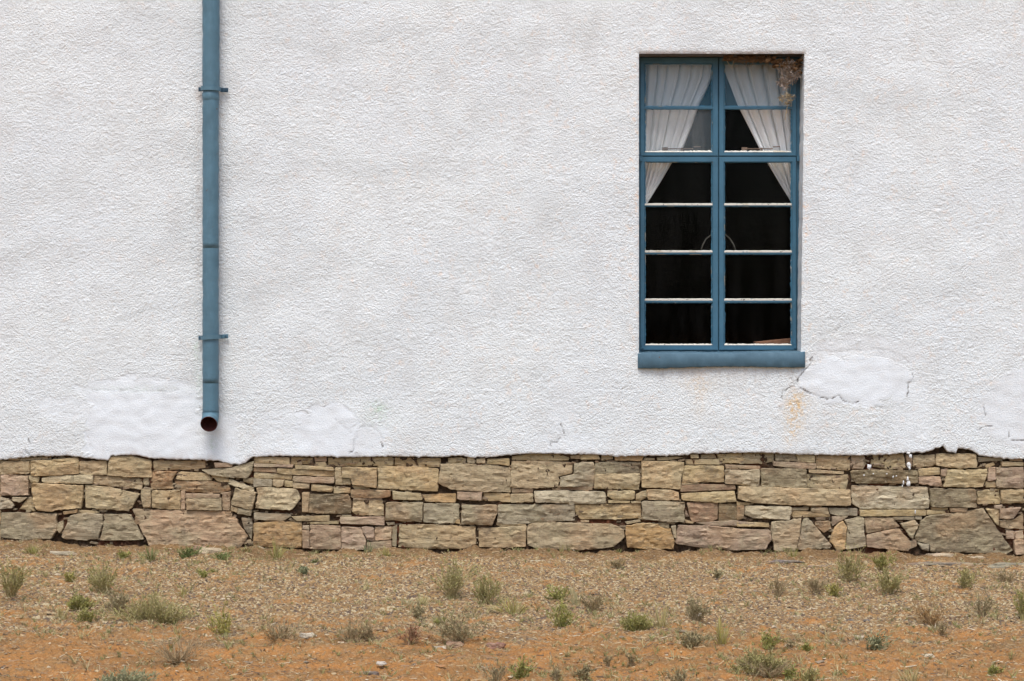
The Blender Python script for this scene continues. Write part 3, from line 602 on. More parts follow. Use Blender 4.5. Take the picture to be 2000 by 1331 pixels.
    o.data.set_sharp_from_angle(angle=math.radians(32)); col = PAL[code]; k1 = r.uniform(.74, 1.16); k2 = r.uniform(-.02, .02)
    k1 = k1*.5+.5 if code in 'tyw' else k1; o.color = (min(1, col[0]*k1+k2), col[1]*k1, max(0, col[2]*k1-k2), 1); return o
for i, (code, poly) in enumerate(polys): 
    o = make_stone(code, poly, 100+i)

# small packing chips wedged in the joints
def chips(n):
    r = random.Random(21); V = []; F = []; 
    for _ in range(n):
        px = r.uniform(-300, 2300); py = r.uniform(898, 1065); p = at(px, py, 0)
        w, h, d = r.uniform(.008, .03), r.uniform(.004, .010), .012; b = len(V); y = .030+r.uniform(-.004, .006); a = r.uniform(-.3, .3)
        pts = [(-w, -h*.8), (w*.8, -h), (w, h*.6), (-w*.7, h)]
        for yy, s_ in ((y+.01, 1.05), (y-d*.7, 1), (y-d, .8)):
            for u, v in pts: V.append((p.x+(u*math.cos(a)-v*math.sin(a))*s_, yy, p.z+(u*math.sin(a)+v*math.cos(a))*s_))
        for l in range(2):
            for i in range(4): F.append((b+l*4+i, b+l*4+(i+1) % 4, b+l*4+4+(i+1) % 4, b+l*4+4+i))
        F.append((b+8, b+9, b+10, b+11))
    o = mesh_py('packing_chips', V, F, M['stone'], plinth, False); o.color = (.24,.17,.11, 1); tag(o, kind='stuff')
chips(1500)
# white droppings down the stones right of centre
def droppings():
    r = random.Random(3); V = []; F = []
    spots = [(1775,886,5,4),(1779,892,4,5),(1776,908,5,7),(1777,915,3,5),(1773,937,3,7),(1775,945,5,8),(1765,943,2,6),(1763,950,2,4),(1698,912,7,6),(1706,926,2,2),(1688,929,2,2),(1732,926,2,2),(1745,932,2,3),(1751,930,2,2),(1788,1000,2,6),(1756,1086,6,3),(1742,1081,4,3)]
    for px, py, w, h in spots:
        p = at(px, py, -.02); b = len(V); n = 9; V.append((p.x, -.0172, p.z))
        for ring_, yy in ((.8, -.0165), (1, -.012)):
            for i in range(n):
                a = 2*PI*i/n; k = r.uniform(.45, 1.3)*ring_; V.append((p.x+math.cos(a)*w*S*k*.8, yy, p.z+math.sin(a)*h*S*k*.8))
        for i in range(n): F.append((b, b+1+i, b+1+(i+1) % n)); F.append((b+1+i, b+1+n+i, b+1+n+(i+1) % n, b+1+(i+1) % n))
    o = mesh_py('bird_droppings', V, F, M['white'], None, True)
    tag(o, 'white bird droppings splashed down the dark stone near the right end of the base', 'droppings', kind='stuff')
droppings()

# ------------------------------------------------------------------ window (part of the house)
win = empty('window', tuple(at(1406, 688, .1)), house)
def W(o): o.parent = win; o.location = Vector(o.location)-win.location; return o
WO = .048
def bar_box(bm, px0, py0, px1, py1, ya, yb):
    ya += WO; yb += WO
    a, c = at(px0, py1, ya), at(px1, py0, ya)
    v = [bm.verts.new(p) for p in [(a.x,ya,a.z),(c.x,ya,a.z),(c.x,ya,c.z),(a.x,ya,c.z),(a.x,yb,a.z),(c.x,yb,a.z),(c.x,yb,c.z),(a.x,yb,c.z)]]
    for f in ((0,1,2,3),(7,6,5,4),(0,4,5,1),(1,5,6,2),(2,6,7,3),(3,7,4,0)): bm.faces.new([v[i] for i in f])
def ring(bm, o_, i_, ya, yb):
    ya += WO; yb += WO
    vs_ = []
    for (x0, y0, x1, y1) in (o_, i_):
        for y in (ya, yb):
            a, c = at(x0, y1, ya), at(x1, y0, ya)
            vs_.append([bm.verts.new(p) for p in ((a.x,y,a.z),(c.x,y,a.z),(c.x,y,c.z),(a.x,y,c.z))])
    of, ob, inf, inb = vs_
    for k in range(4):
        j = (k+1) % 4
        bm.faces.new((of[k], of[j], inf[j], inf[k])); bm.faces.new((ob[j], ob[k], inb[k], inb[j]))
        bm.faces.new((of[j], of[k], ob[k], ob[j])); bm.faces.new((inf[k], inf[j], inb[j], inb[k]))
bm = bmesh.new(); ring(bm, (1240, 100, 1575, 694), (1256.5, 119, 1555.5, 683), .112, .150)
W(bm_obj('window_frame', bm, M['frame'], None, bevel=.0015))
bm = bmesh.new(); bar_box(bm, 1398, 119.2, 1408.5, 682.8, .118, .148); W(bm_obj('mullion', bm, M['frame'], None, bevel=.001))
bm = bmesh.new(); bar_box(bm, 1256.7, 301.5, 1397.8, 311.5, .117, .147); bar_box(bm, 1408.7, 301.5, 1555.3, 311.5, .117, .147); W(bm_obj('transom', bm, M['frame'], None, bevel=.001))
rows = [(125,208),(213.5,297),(317,398),(403.5,490),(497,584),(591.5,674)]
cols = [(1259.5,1391.5),(1414.5,1546.5)]
outs = [(1251.2,1402.2),(1404.6,1555)]
r = random.Random(9)
for ci, (gx0, gx1) in enumerate(cols):
    for (ra, rb, oy0, oy1) in ((0, 1, 113, 304.3), (2, 5, 306.6, 683.5)):
        bm = bmesh.new(); ring(bm, (outs[ci][0], oy0, outs[ci][1], oy1), (gx0-1, rows[ra][0]-1, gx1+1, rows[rb][1]+1), .094, .111)
        # rebate behind the glass
        ring(bm, (outs[ci][0]+3.5, oy0+3.5, outs[ci][1]-3.5, oy1-3.5), (gx0+1, rows[ra][0]+1, gx1-1, rows[rb][1]-1), .1125, .128)
        W(bm_obj('casement', bm, M['frame'], None, bevel=.0014))
    for k in (0, 2, 3, 4):
        bm = bmesh.new(); bar_box(bm, gx0-1, rows[k][1]+.8, gx1+1, rows[k+1][0]-.8, .097, .125)
        W(bm_obj('glazing_bar', bm, M['frame'], None, bevel=.0008))
    for k, (a, b) in enumerate(rows):
        bm = bmesh.new(); bar_box(bm, gx0-.8, a-.8, gx1+.8, b+.8, .1085, .1115)
        gm = M['glass_blue'] if k == 0 else (M['glass_dusty'] if (k == 1 and ci == 0) else M['glass'])
        W(bm_obj('pane', bm, gm, None))
        V = []; F = []; mi = []
        def strip(p0, p1, inw, wd, mat_i, jt=1.0):
            n = max(4, int(math.dist(p0, p1)/3)); b0 = len(V)
            for i in range(n+1):
                t = i/n; x = p0[0]+(p1[0]-p0[0])*t; y = p0[1]+(p1[1]-p0[1])*t; w = wd*(1+jt*(r.uniform(-.3, .2) if r.random() > .08 else r.uniform(-.7,.6)))
                for (dd, yy) in ((-.3, .0955), (0, .0955), (w*(.75 if jt < 1 else .35), .0958 if jt < 1 else .101), (w, .1084)):
                    yy += WO; P = at(x+inw[0]*dd, y+inw[1]*dd, yy); V.append((P.x, yy, P.z))
            for i in range(n):
                for j in range(3): F.append((b0+i*4+j, b0+i*4+4+j, b0+i*4+5+j, b0+i*4+1+j)); mi.append(mat_i)
        wb = 1 if k >= 1 else 0
        strip((gx0, a), (gx1, a), (0,1), 1.3, 0); strip((gx0, b+(3.1 if k in (2,3,4) else .3)), (gx1, b+(3.1 if k in (2,3,4) else .3)), (0,-1), 3.7 if k in (2,3,4) else (2.6 if k else 1.2), wb, .3 if k in (2,3,4) else 1)
        strip((gx0, a), (gx0, b), (1,0), 1.8, 0); strip((gx1, a), (gx1, b), (-1,0), 2.6, 0)
        W(mesh_py('putty', V, F, [M['putty_b'], M['putty_w']], None, False, mi))
        if k in (1,):
            V = []; F = []
    # brass/steel stay lying behind the upper casement's bottom rail
    bm = bmesh.new(); x = gx0+37; bar_box(bm, x, 290, x+58, 292, .150, .153); bar_box(bm, x+58, 286, x+72, 288, .150, .153); bar_box(bm, x-3, 288, x+8, 295, .148, .156)
    bar_box(bm, x+34, 289, x+38, 296, .147, .150)
    W(bm_obj('stay', bm, M['steel'], None))
# hinges at both sides of the transom
for px in (1249.5, 1556.5):
    bm = bmesh.new(); bar_box(bm, px, 305, px+5, 315, .086, .111); W(bm_obj('hinge', bm, M['frame'], None, bevel=.002))
for px in (1253, 1551):
    bm = bmesh.new(); bar_box(bm, px, 671, px+4.5, 681, .086, .0935); W(bm_obj('hinge', bm, M['frame'], None, bevel=.001))
# painted masonry sill: one thick uneven block
def sill():
    n, V, F = 56, [], []
    for i in range(n+1):
        t = i/n; px = 1245.5+(1571.5-1245.5)*t
        top = 689.5-2.6*t-(.7*math.sin(t*9)); bot = 719-.8*t+1.0*math.sin(t*7+1)-(1.5 if t > .28 else 0)*.6
        e = (.008 if i in (0, n) else 0)
        prof = [(.175, top-1.4), (.02, top+.2), (-.026+e, top+1.0), (-.031+e, top+2.6), (-.032+e, (top+bot)/2), (-.031+e, bot-1.6), (-.027+e, bot-.3), (.01, bot), (.05, bot)]
        for y, py in prof:
            q_ = at(px, py, 0); z = q_.z+.0012*float(TE(q_.x*2, q_.z*2+y)); V.append((q_.x, y+.0022*float(TE(q_.x*1.7+3, q_.z*1.7))*(y < .0), z))
    m = 9
    for i in range(n):
        for j in range(m-1): F.append((i*m+j, (i+1)*m+j, (i+1)*m+j+1, i*m+j+1))
    F.append(tuple(range(m))); F.append(tuple(reversed(range(n*m, n*m+m))))
    return mesh_py('sill', V, F, M['sill'], None, True)
W(sill())
# board closing the inside below the window
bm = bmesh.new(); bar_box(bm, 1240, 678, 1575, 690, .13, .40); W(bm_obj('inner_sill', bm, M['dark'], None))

# ------------------------------------------------------------------ things inside
def curtain(pts, side, label):
    """pts: (py, px of the free edge); the other edge runs down the jamb"""
    nu, nv = 170, 46; V = []; F = []; py0, py1 = 100, 404
    P = sorted(pts); r = random.Random(31 if side < 0 else 32); ph = [r.uniform(0, 6) for _ in range(4)]
    for j in range(nv+1):
        py = py0+(py1-py0)*j/nv; e = float(np.interp(py, [p[0] for p in P], [p[1] for p in P])); jam = 1250 if side < 0 else 1557
        wd = abs(e-jam); 
        for i in range(nu+1):
            u = i/nu; uu = u+.035*math.sin(5*u+ph[0])+.012*math.sin(17*u+ph[1]); uu += (.03*math.sin(3.1*u+side*1.3+j*.01)); px = jam+(e-jam)*u
            amp = .006+.036*min(1, wd/140)*(.5+.5*j/nv*1.6)
            fs = math.sin(PI*(6.4*uu+ph[2]+.10*math.sin(j*.07))); fw = (1-math.exp(-abs(fs)/.16))*(.62+.38*abs(math.sin(PI*(6.4*uu+ph[2])+.9))); y = .285-(.018+amp*1.55)*fw+.004*math.sin(31*uu+j*.05)
            y -= .02*(abs(u-1) < .03)
            q_ = at(px, py, .262); V.append((q_.x, y, q_.z))
    for j in range(nv):
        for i in range(nu): a = j*(nu+1)+i; F.append((a, a+1, a+nu+2, a+nu+1))
    base = at(1255 if side < 0 else 1552, 404, .262)
    V = [(x-base.x, y-base.y, z-base.z) for x, y, z in V]
    o = mesh_py('curtain', V, F, M['curtain'], None, True, loc=base)
    md = o.modifiers.new('thickness', 'SOLIDIFY'); md.thickness = .0015
    tag(o, label, 'curtain', 'pair of curtains in the window'); return o
curtain([(100,1396),(126,1393),(150,1390),(175,1380),(207,1364),(250,1349),(296,1331),(316,1313),(360,1287),(397,1264),(404,1262)], -1, 'off-white curtain drawn to the left side of the window')
curtain([(100,1406),(126,1412),(150,1417),(175,1427),(207,1439),(250,1461),(296,1484),(316,1495),(360,1522),(397,1546),(404,1548)], 1, 'off-white curtain drawn to the right side of the window')
def tube(bm, pts, rad, n=8, cap=True):
    rings = []; up0 = Vector((0.13, .2, 1)).normalized()
    for i, p in enumerate(pts):
        p = Vector(p); a = Vector(pts[max(0, i-1)]); b = Vector(pts[min(len(pts)-1, i+1)]); t = (b-a).normalized()
        s_ = t.cross(up0); s_ = s_.normalized() if s_.length > 1e-3 else Vector((1,0,0)); w_ = s_.cross(t); rr = rad[i] if isinstance(rad, (list, tuple)) else rad
        rings.append([bm.verts.new(p+s_*math.cos(2*PI*k/n)*rr+w_*math.sin(2*PI*k/n)*rr) for k in range(n)])
    for A, B in zip(rings, rings[1:]):
        for k in range(n): bm.faces.new((A[k], A[(k+1) % n], B[(k+1) % n], B[k]))
    if cap: bm.faces.new(rings[0][::-1]); bm.faces.new(rings[-1])
rail_y = .29
bm = bmesh.new(); a, b = at(1235, 97, rail_y), at(1585, 97, rail_y); tube(bm, [a, b], .009, 10)
o = bm_obj('curtain_rail', bm, M['steel'], None, True); tag(o, 'thin metal rail behind the lintel that carries both curtains', 'curtain rail')
hy = .33; hr = empty('coat_hanger', at(1402, 440, hy)); tag(hr, 'curved coat hanger dangling in the dark behind the middle bars of the window', 'hanger')
bm = bmesh.new(); tube(bm, [at(x_, y_, hy)-hr.location for x_, y_ in ((1369,490),(1373,478),(1379,467),(1388,460),(1402,452),(1416,458),(1425,466),(1432,477),(1437,490))], .0042, 7); bm_obj('hanger_arm', bm, M['chairwood'], hr, True)
bm = bmesh.new(); tube(bm, [at(1402, y_, hy)-hr.location for y_ in (452, 440, 300, 100)], .0015, 5); bm_obj('cord', bm, M['steel'], hr)
bm = bmesh.new(); bmesh.ops.create_cube(bm, size=1)
for v in bm.verts: v.co = Vector((v.co.x*.30, v.co.y*.12, v.co.z*.030+(.012 if v.co.x > 0 else 0)))
o = bm_obj('wooden_box', bm, M['wood'], None, bevel=.004, loc=at(1522, 670, .30)); o.rotation_euler = (0, -.06, 0)
tag(o, 'low brown wooden box lying on the inner sill behind the bottom right pane', 'box')

# nest of mud and straw in the top right corner with dried flowers hanging out of it
def nest():
    r = random.Random(4); V = []; F = []; mi = []
    def lump(px, py, y, rr):
        b = len(V); c = at(px, py, y); n1, n2 = 5, 7
        for i in range(n1+1):
            for j in range(n2):
                a, bb = PI*i/n1, 2*PI*j/n2; k = rr*r.uniform(.7, 1.2); V.append((c.x+k*math.sin(a)*math.cos(bb)*1.3, y+k*math.sin(a)*math.sin(bb), c.z+k*math.cos(a)*.8))
        for i in range(n1):
            for j in range(n2): F.append((b+i*n2+j, b+i*n2+(j+1) % n2, b+(i+1)*n2+(j+1) % n2, b+(i+1)*n2+j))
    for i in range(90):
        t = r.random(); px = 1412+158*t; py = 112+5*t+r.uniform(-4, 6)+(r.uniform(0, 12) if t > .6 else 0)+(r.uniform(0, 24) if t > .88 else 0); lump(px, py, r.uniform(.03, .085) if t > .5 else r.uniform(.06,.09), r.uniform(.006, .016))
    def straw(p, q, w):
        b = len(V); p = Vector(p); q = Vector(q); s_ = Vector((r.uniform(-1,1), r.uniform(-1,1), r.uniform(-1,1))).normalized()*w; s2 = s_.cross(q-p).normalized()*w
        for e in (p, q): V.extend([tuple(e+s_), tuple(e+s2), tuple(e-s_-s2)])
        for k in range(3): F.append((b+k, b+(k+1) % 3, b+3+(k+1) % 3, b+3+k))
    for i in range(420):
        t = r.random()**.7; px = 1412+156*t; py = 112+4*t+r.uniform(-3, 8)+(r.uniform(0, 20) if t > .75 else 0); y = r.uniform(.02, .085)
        a = at(px, py, y); L = r.uniform(.01, .035); straw((a.x, y, a.z), (a.x+r.uniform(-L, L), y+r.uniform(-.01, .01), a.z-r.uniform(-.3, 1)*L), .0011)
    o = mesh_py('nest', V, F, M['nest'], None, False)
    tag(o, 'brown mud and straw nest packed under the lintel in the top right window corner', 'nest')
nest()
def dried_flowers():
    r = random.Random(8); root = empty('dried_flowers', tuple(at(1540, 118, .06))); tag(root, 'dried grey flower heads hanging on stalks from the nest over the window', 'dried flowers')
    def clus(heads, name, mat, nn, ln, wd):
        V = []; F = []
        for px, py, R in heads:
            c = at(px, py, .055)-root.location
            for _ in range(nn):
                d = Vector((r.gauss(0, 1), r.gauss(0, 1), r.gauss(0, 1))).normalized(); p = c+d*R*S*r.uniform(.1, 1); q_ = p+d*ln*r.uniform(.5, 1.4); s_ = d.cross(Vector((r.random(), r.random(), r.random()))).normalized()*wd
                b = len(V); V.extend([tuple(p-s_*.4), tuple(p+s_*.4), tuple(q_+s_), tuple(q_-s_)]); F.append((b, b+1, b+2, b+3))
        mesh_py(name, V, F, mat, root)
    clus([(1528,133,9),(1540,128,11),(1552,140,10),(1536,148,11),(1527,160,8),(1534,166,8),(1545,155,9),(1556,148,6)], 'flower_head', M['dry'], 110, .014, .0028)
    clus([(1537,188,6),(1527,193,6),(1545,191,6),(1538,200,5)], 'flower_head', M['hoop'], 60, .012, .0022)
    bm = bmesh.new()
    for pts in ([(1540,118),(1538,150),(1536,185),(1538,205),(1533,235)], [(1538,190),(1526,196)], [(1538,205),(1536,222)], [(1540,118),(1527,140),(1526,162)], [(1540,118),(1553,140)], [(1420,120),(1428,132)], [(1433,120),(1430,134)]):
        P = [at(a, b, .055)-root.location for a, b in pts]; tube(bm, P, .0016, 5)
    bm_obj('stalk', bm, M['hoop'], root)
dried_flowers()

# ------------------------------------------------------------------ downpipe
PYC = -.072
dp = empty('downpipe', (at(411.5, 828, PYC).x, PYC, at(411, 828, PYC).z)); tag(dp, 'blue painted metal rainwater downpipe strapped to the white wall left of the window', 'downpipe')
def lathe(prof, n=40, xc=0, yc=0):
    V = []; F = []
    for rr, z in prof:
        for k in range(n): a = 2*PI*k/n; V.append((xc+rr*math.cos(a), yc+rr*math.sin(a), z))
    for i in range(len(prof)-1):
        for k in range(n): F.append((i*n+k, i*n+(k+1) % n, (i+1)*n+(k+1) % n, (i+1)*n+k))
    return V, F
def zpy(py): return at(0, py, PYC).z-dp.location.z
R0 = .0478
def dent(V, amp=.0009):
    return [(x+amp*float(TM(x+z*.5, z)), y+amp*float(TM(z*.7+3, x)), z) for x, y, z in V]
def section(py0, py1, r0, r1, dx):
    z0, z1 = zpy(py0), zpy(py1); n = max(4, int(abs(z0-z1)/.03)); prof = [(r0+(r1-r0)*i/n, z0+(z1-z0)*i/n) for i in range(n+1)]+[(r1-.003, z1), (r1-.003, z1+.02)]
    V, F = lathe(prof, 40, dx); o = mesh_py('pipe_section', dent(V), F, M['pipe'], dp, True)
section(-560, 178, .0500, .0500, .002)
section(178.8, 485, .0472, .0471, 0)
section(485.2, 748.5, .0472, .0472, -.0002); section(748.7, 810, .0470, .0470, .0001)
V, F = lathe([(.0475, zpy(182)), (.0492, zpy(183)), (.0495, zpy(190)), (.0492, zpy(195)), (.047, zpy(197))]); mesh_py('collar', dent(V), F, M['pipe'], dp, True)
def bracket(py, dark, tilt):
    z = zpy(py); bm = bmesh.new(); n = 26; h = .0125; rings = []
    for i in range(n+1):
        a = PI+PI*i/n; c, s_ = math.cos(a), math.sin(a); ro = .0545
        rings.append([(ro*c, ro*s_), (ro-.004, 0)]); 
    pathpts = [(-.078, .045), (-.0545, .045), (-.0545, .02)]+[(.0545*math.cos(PI+PI*i/n), .0545*math.sin(PI+PI*i/n)) for i in range(n+1)]+[(.0545, .02), (.0545, .045), (.096, .045)]
    prev = None
    for i, (x, y) in enumerate(pathpts):
        q0 = pathpts[max(i-1, 0)]; q1 = pathpts[min(i+1, len(pathpts)-1)]; tx, ty = q1[0]-q0[0], q1[1]-q0[1]; L = math.hypot(tx, ty); nx_, ny_ = ty/L*.0035, -tx/L*.0035
        zz = z+tilt*x
        vs_ = [bm.verts.new((x, y, zz-h)), bm.verts.new((x+nx_, y+ny_, zz-h)), bm.verts.new((x+nx_, y+ny_, zz+h)), bm.verts.new((x, y, zz+h))]
        if prev:
            for k in range(4): bm.faces.new((prev[k], prev[(k+1) % 4], vs_[(k+1) % 4], vs_[k])).material_index = 1 if 3 <= i <= n+3 else 0
        else: bm.faces.new(vs_)
        prev = vs_
    bm.faces.new(prev[::-1])
    b = bm_obj('bracket', bm, [M['dkmetal'] if dark else M['pipe'], M['pipe']], dp)
    for x in (-.068, .082):
        bm = bmesh.new(); bmesh.ops.create_cone(bm, cap_ends=True, segments=6, radius1=.007, radius2=.006, depth=.008)
        for v in bm.verts: v.co = Vector((v.co.x+x, v.co.z+.037, v.co.y+z+tilt*x))
        bm_obj('bolt', bm, M['dkmetal'], b)
bracket(174, True, -.03); bracket(659, False, .06)
def shoe():
    n = 40; z0 = zpy(805); V = []; F = []; R_, th = .055, math.radians(66); path = [((0, 0, z0), 0)]
    for i in range(1, 13):
        a = th*i/12; path.append(((0, -R_*(1-math.cos(a)), z0-R_*math.sin(a)), a))
    e = path[-1][0]; L = .042; path.append(((0, e[1]-L*math.sin(th), e[2]-L*math.cos(th)), th))
    def rings(rad, seq):
        st = len(V)
        for (p, a) in seq:
            for k in range(n):
                b = 2*PI*k/n; u, v = rad*math.cos(b), rad*math.sin(b); V.append((p[0]+u, p[1]+v*math.cos(a), p[2]-v*math.sin(a)))
        for i in range(len(seq)-1):
            for k in range(n): F.append((st+i*n+k, st+i*n+(k+1) % n, st+(i+1)*n+(k+1) % n, st+(i+1)*n+k))
        return st, st+(len(seq)-1)*n
    o0, o1 = rings(.0490, path); nf = len(F); i0, i1 = rings(.0462, path)
    mi = [0]*nf+[1]*(len(F)-nf)
    for k in range(n): F.append((o1+k, o1+(k+1) % n, i1+(k+1) % n, i1+k)); mi.append(1)
    for k in range(n): F.append((o0+k, o0+(k+1) % n, i0+(k+1) % n, i0+k)); mi.append(0)
    mesh_py('shoe', V, F, [M['pipe'], M['rust']], dp, True, mi)
shoe()

# ------------------------------------------------------------------ loose stones on the ground
def rock(px, py, w, h, col, label, flat=.35, group=None, depth=.7):
    p = ground_at(px, py); k = (D+p.y)/D*S; r = random.Random(int(px*7+py)); bm = bmesh.new()
    bmesh.ops.create_icosphere(bm, subdivisions=3, radius=1); W2, H2 = w*k/2, max(h*k*.5, .006)
    ox = r.uniform(0, 90)
    for v in bm.verts:
        c = v.co.copy(); f = 1+.38*mnoise.noise(c*1.3+Vector((ox, 0, 0)))+.16*mnoise.noise(c*4+Vector((ox, 3, 0))); z = max(-.5, min(.62, c.z))*f
        q = .3; a = abs(c.x)+abs(c.y)
        v.co = Vector((c.x*f*W2*1.05, c.y*f*W2*depth, z*H2*1.5+.01*mnoise.noise(c*3+Vector((ox,)*3))*H2*10))
    o = bm_obj('rock', bm, M['slab'], None, False, loc=(p.x, p.y, p.z+H2*.25)); o.color = (*col, 1); o.rotation_euler.z = r.uniform(-.3, .3)
    tag(o, label, 'stone', group); return o
rock(1836,1088,62,11,(.55,.42,.30),'long flat pale pink stone lying at the wall foot under the large triangular block',depth=.35)
rock(160,1301,36,9,(.45,.42,.36),'flat grey stone on bare orange soil near the bottom left corner')
rock(600,1243,34,9,(.60,.54,.46),'flat white stone just right of the dry shrub in the left half')
rock(1192,1164,24,9,(.19,.15,.13),'small dark stone above the fine dry tuft in the middle of the gravel')
rock(888,1262,36,14,(.24,.11,.085),'dark red stone under the dry green shrub in the middle foreground')
rock(968,1264,34,13,(.25,.12,.095),'dark red stone right of the other red stone in the middle foreground')
rock(862,1268,38,9,(.50,.42,.33),'pale flat stone left of the two dark red stones')
rock(1812,1284,26,10,(.56,.47,.36),'pale cream flat stone on orange soil in the right foreground')
rock(1678,1250,20,12,(.55,.50,.38),'cream stone at the left end of the low spreading green weed')
rock(1606,1238,11,8,(.14,.10,.08),'tiny dark squared stone on gravel right of the yellow-green tuft')
rock(725,1318,30,10,(.17,.14,.125),'dark flat stone on the orange soil in the bottom centre left')
rock(745,1297,18,7,(.55,.49,.42),'small white stone above the dark flat stone at bottom centre left')
rock(1660,1214,14,7,(.15,.13,.12),'small charcoal stone in the gravel of the right half, left one of two')
rock(1693,1214,14,6,(.16,.14,.13),'small charcoal stone in the gravel of the right half, right one of two')
rock(1365,1204,12,9,(.42,.38,.34),'small pale grey stone touching the grey shrub right of centre')
rock(608,1178,14,7,(.16,.14,.14),'small dark stone on gravel in the left half, below the blue-green sprig')
rock(410,1080,40,14,(.46,.36,.24),'cream stone half buried among green weeds at the wall foot on the left')
rock(388,1074,32,13,(.36,.20,.14),'reddish stone leaning at the foot of the large pink block')
rock(1385,1112,66,9,(.47,.38,.26),'long sandy slab flush with the soil in front of the wall, right of centre',depth=.3)
rock(975,1102,50,7,(.47,.40,.28),'pale slab flush with the soil near the wall at centre, left one',depth=.35)
rock(1040,1098,55,5,(.44,.38,.28),'pale slab flush with the soil near the wall at centre, right one',depth=.35)
rock(120,1082,70,7,(.42,.36,.27),'thin pale slab in the soil below the long bottom stone at far left',depth=.3)
rock(1905,1090,34,5,(.48,.38,.26),'thin tan sliver of stone lying under the right end of the large triangular block')
rock(1855,1106,150,11,(.15,.13,.11),'long dark grey ledge of rock beside the wall at the right',depth=.28)
rock(1972,1108,80,13,(.22,.20,.15),'grey green ledge of rock beside the wall at the right edge',depth=.35)
rock(1535,1098,60,6,(.17,.14,.13),'thin dark ledge of rock beside the wall under the two leaning stones',depth=.3)
rock(1598,1108,44,5,(.18,.15,.14),'thin dark ledge of rock in front of the orange pointed stone',depth=.3)
rock(1030,1072,30,6,(.20,.17,.12),'small greenish stone at the wall foot under the joint at centre')
rock(1240,1072,26,7,(.28,.25,.18),'small grey green stone tucked under the squat orange block')

# ------------------------------------------------------------------ gravel, grit, litter
def scatter(n, seed, dens, ymin=-5.0, ymax=-.02):
    r = np.random.default_rng(seed); x = r.uniform(-3.3, 3.3, n*3); y = r.uniform(ymin, ymax, n*3); x = x*(D+y)/D*1.02+0
    d = dens(x, y); k = r.random(n*3) < d; x, y = x[k][:n], y[k][:n]; return r, x, y
def pebbles(name, n, seed, dens, smin, smax, pal, wts, flat, label, cat, pw=2.0):
    r, x, y = scatter(n, seed, dens); n = len(x); z = gh(x, y); s = smin+(smax-smin)*r.random(n)**pw
    ang = r.uniform(0, 2*PI, n); m = 6
    base = np.array([[math.cos(2*PI*k/m), math.sin(2*PI*k/m), 0] for k in range(m)]+[[.45*math.cos(2*PI*k/3), .45*math.sin(2*PI*k/3), 1] for k in range(3)])
    V = np.repeat(base[None], n, 0)*(1+.35*r.standard_normal((n, 9, 1)).clip(-1.5, 1.5)*.6); V[:,:,2] = base[None,:,2]*flat*r.uniform(.5, 1.3, (n,1))-.12+.10*r.standard_normal((n, 9))
    el_ = r.uniform(.5, 1, n); V[:,:,1] *= el_[:,None]; V *= s[:,None,None]*.5*np.array([1,1,1])
    ca, sa = np.cos(ang)[:,None], np.sin(ang)[:,None]; vx = V[:,:,0]*ca-V[:,:,1]*sa; vy = V[:,:,0]*sa+V[:,:,1]*ca
    P = np.stack([vx+x[:,None], vy+y[:,None], V[:,:,2]+z[:,None]], -1)
    tri = np.array([[0,1,6],[1,7,6],[1,2,7],[2,3,7],[3,8,7],[3,4,8],[4,5,8],[5,6,8],[5,0,6],[6,7,8]])
    F = (tri[None]+9*np.arange(n)[:,None,None]).reshape(-1, 3)
    pal = np.array(pal); ci = r.choice(len(pal), n, p=np.array(wts)/sum(wts)); col = pal[ci]*r.uniform(.8, 1.2, (n,1)); col = np.concatenate([col, np.ones((n,1))], 1)
    o = mesh_np(name, P.reshape(-1, 3), F, M['grit'], None, False, {'tint': np.repeat(col, 9, 0).clip(0, 1)}); tag(o, label, cat, kind='stuff')
pal = [(.36,.24,.125),(.45,.33,.185),(.26,.165,.085),(.35,.175,.075),(.24,.19,.13),(.095,.07,.05),(.54,.44,.30)]
pebbles('gravel', 80000, 41, lambda x, y: (lambda a: .06+.94*a[1])(soil_masks(x, y)), .0045, .0155, pal, [5,2.9,5.4,3.4,2.6,2.2,.5], .5, 'loose beige and brown gravel spread over the middle of the yard', 'gravel')
pebbles('stone_chips', 1700, 42, lambda x, y: .5+.5*soil_masks(x, y)[0], .014, .045, pal, [3,3,3,3,3,2.5,1.6], .28, 'scattered flat stone chips lying on the soil', 'stone chips', 2.8)
def litter():
    r, x, y = scatter(12000, 43, lambda x, y: .35+.65*sst(-.3, 1, TM(x*.2, y*.3))+.3*soil_masks(x, y)[2]); n = len(x); z = gh(x, y)+.003
    L = .010+.040*r.random(n)**3; a = r.uniform(0, 2*PI, n); w = .0007+.0014*r.random(n); tz = r.normal(0, .12, n)*L
    dx, dy = np.cos(a)*L/2, np.sin(a)*L/2; px_, py_ = -np.sin(a)*w, np.cos(a)*w
    P = np.stack([np.stack([x-dx+px_, y-dy+py_, z-tz], -1), np.stack([x-dx-px_, y-dy-py_, z-tz], -1), np.stack([x-dx, y-dy, z-tz+w*1.6], -1),
                  np.stack([x+dx+px_, y+dy+py_, z+tz], -1), np.stack([x+dx-px_, y+dy-py_, z+tz], -1), np.stack([x+dx, y+dy, z+tz+w*1.6], -1)], 1)
    q_ = np.array([[0,1,4,3],[1,2,5,4],[2,0,3,5]]); F = (q_[None]+6*np.arange(n)[:,None,None]).reshape(-1, 4)
    pal = np.array([(.50,.38,.22),(.30,.20,.12),(.12,.08,.055),(.58,.50,.36)]); col = np.concatenate([pal[r.choice(4, n, p=[.32,.36,.26,.06])], np.ones((n,1))], 1)
    o = mesh_np('dry_litter', P.reshape(-1, 3), F, M['litter'], None, False, {'tint': np.repeat(col, 6, 0)}); tag(o, 'dry straw and twig litter strewn over the soil', 'litter', kind='stuff')
litter()

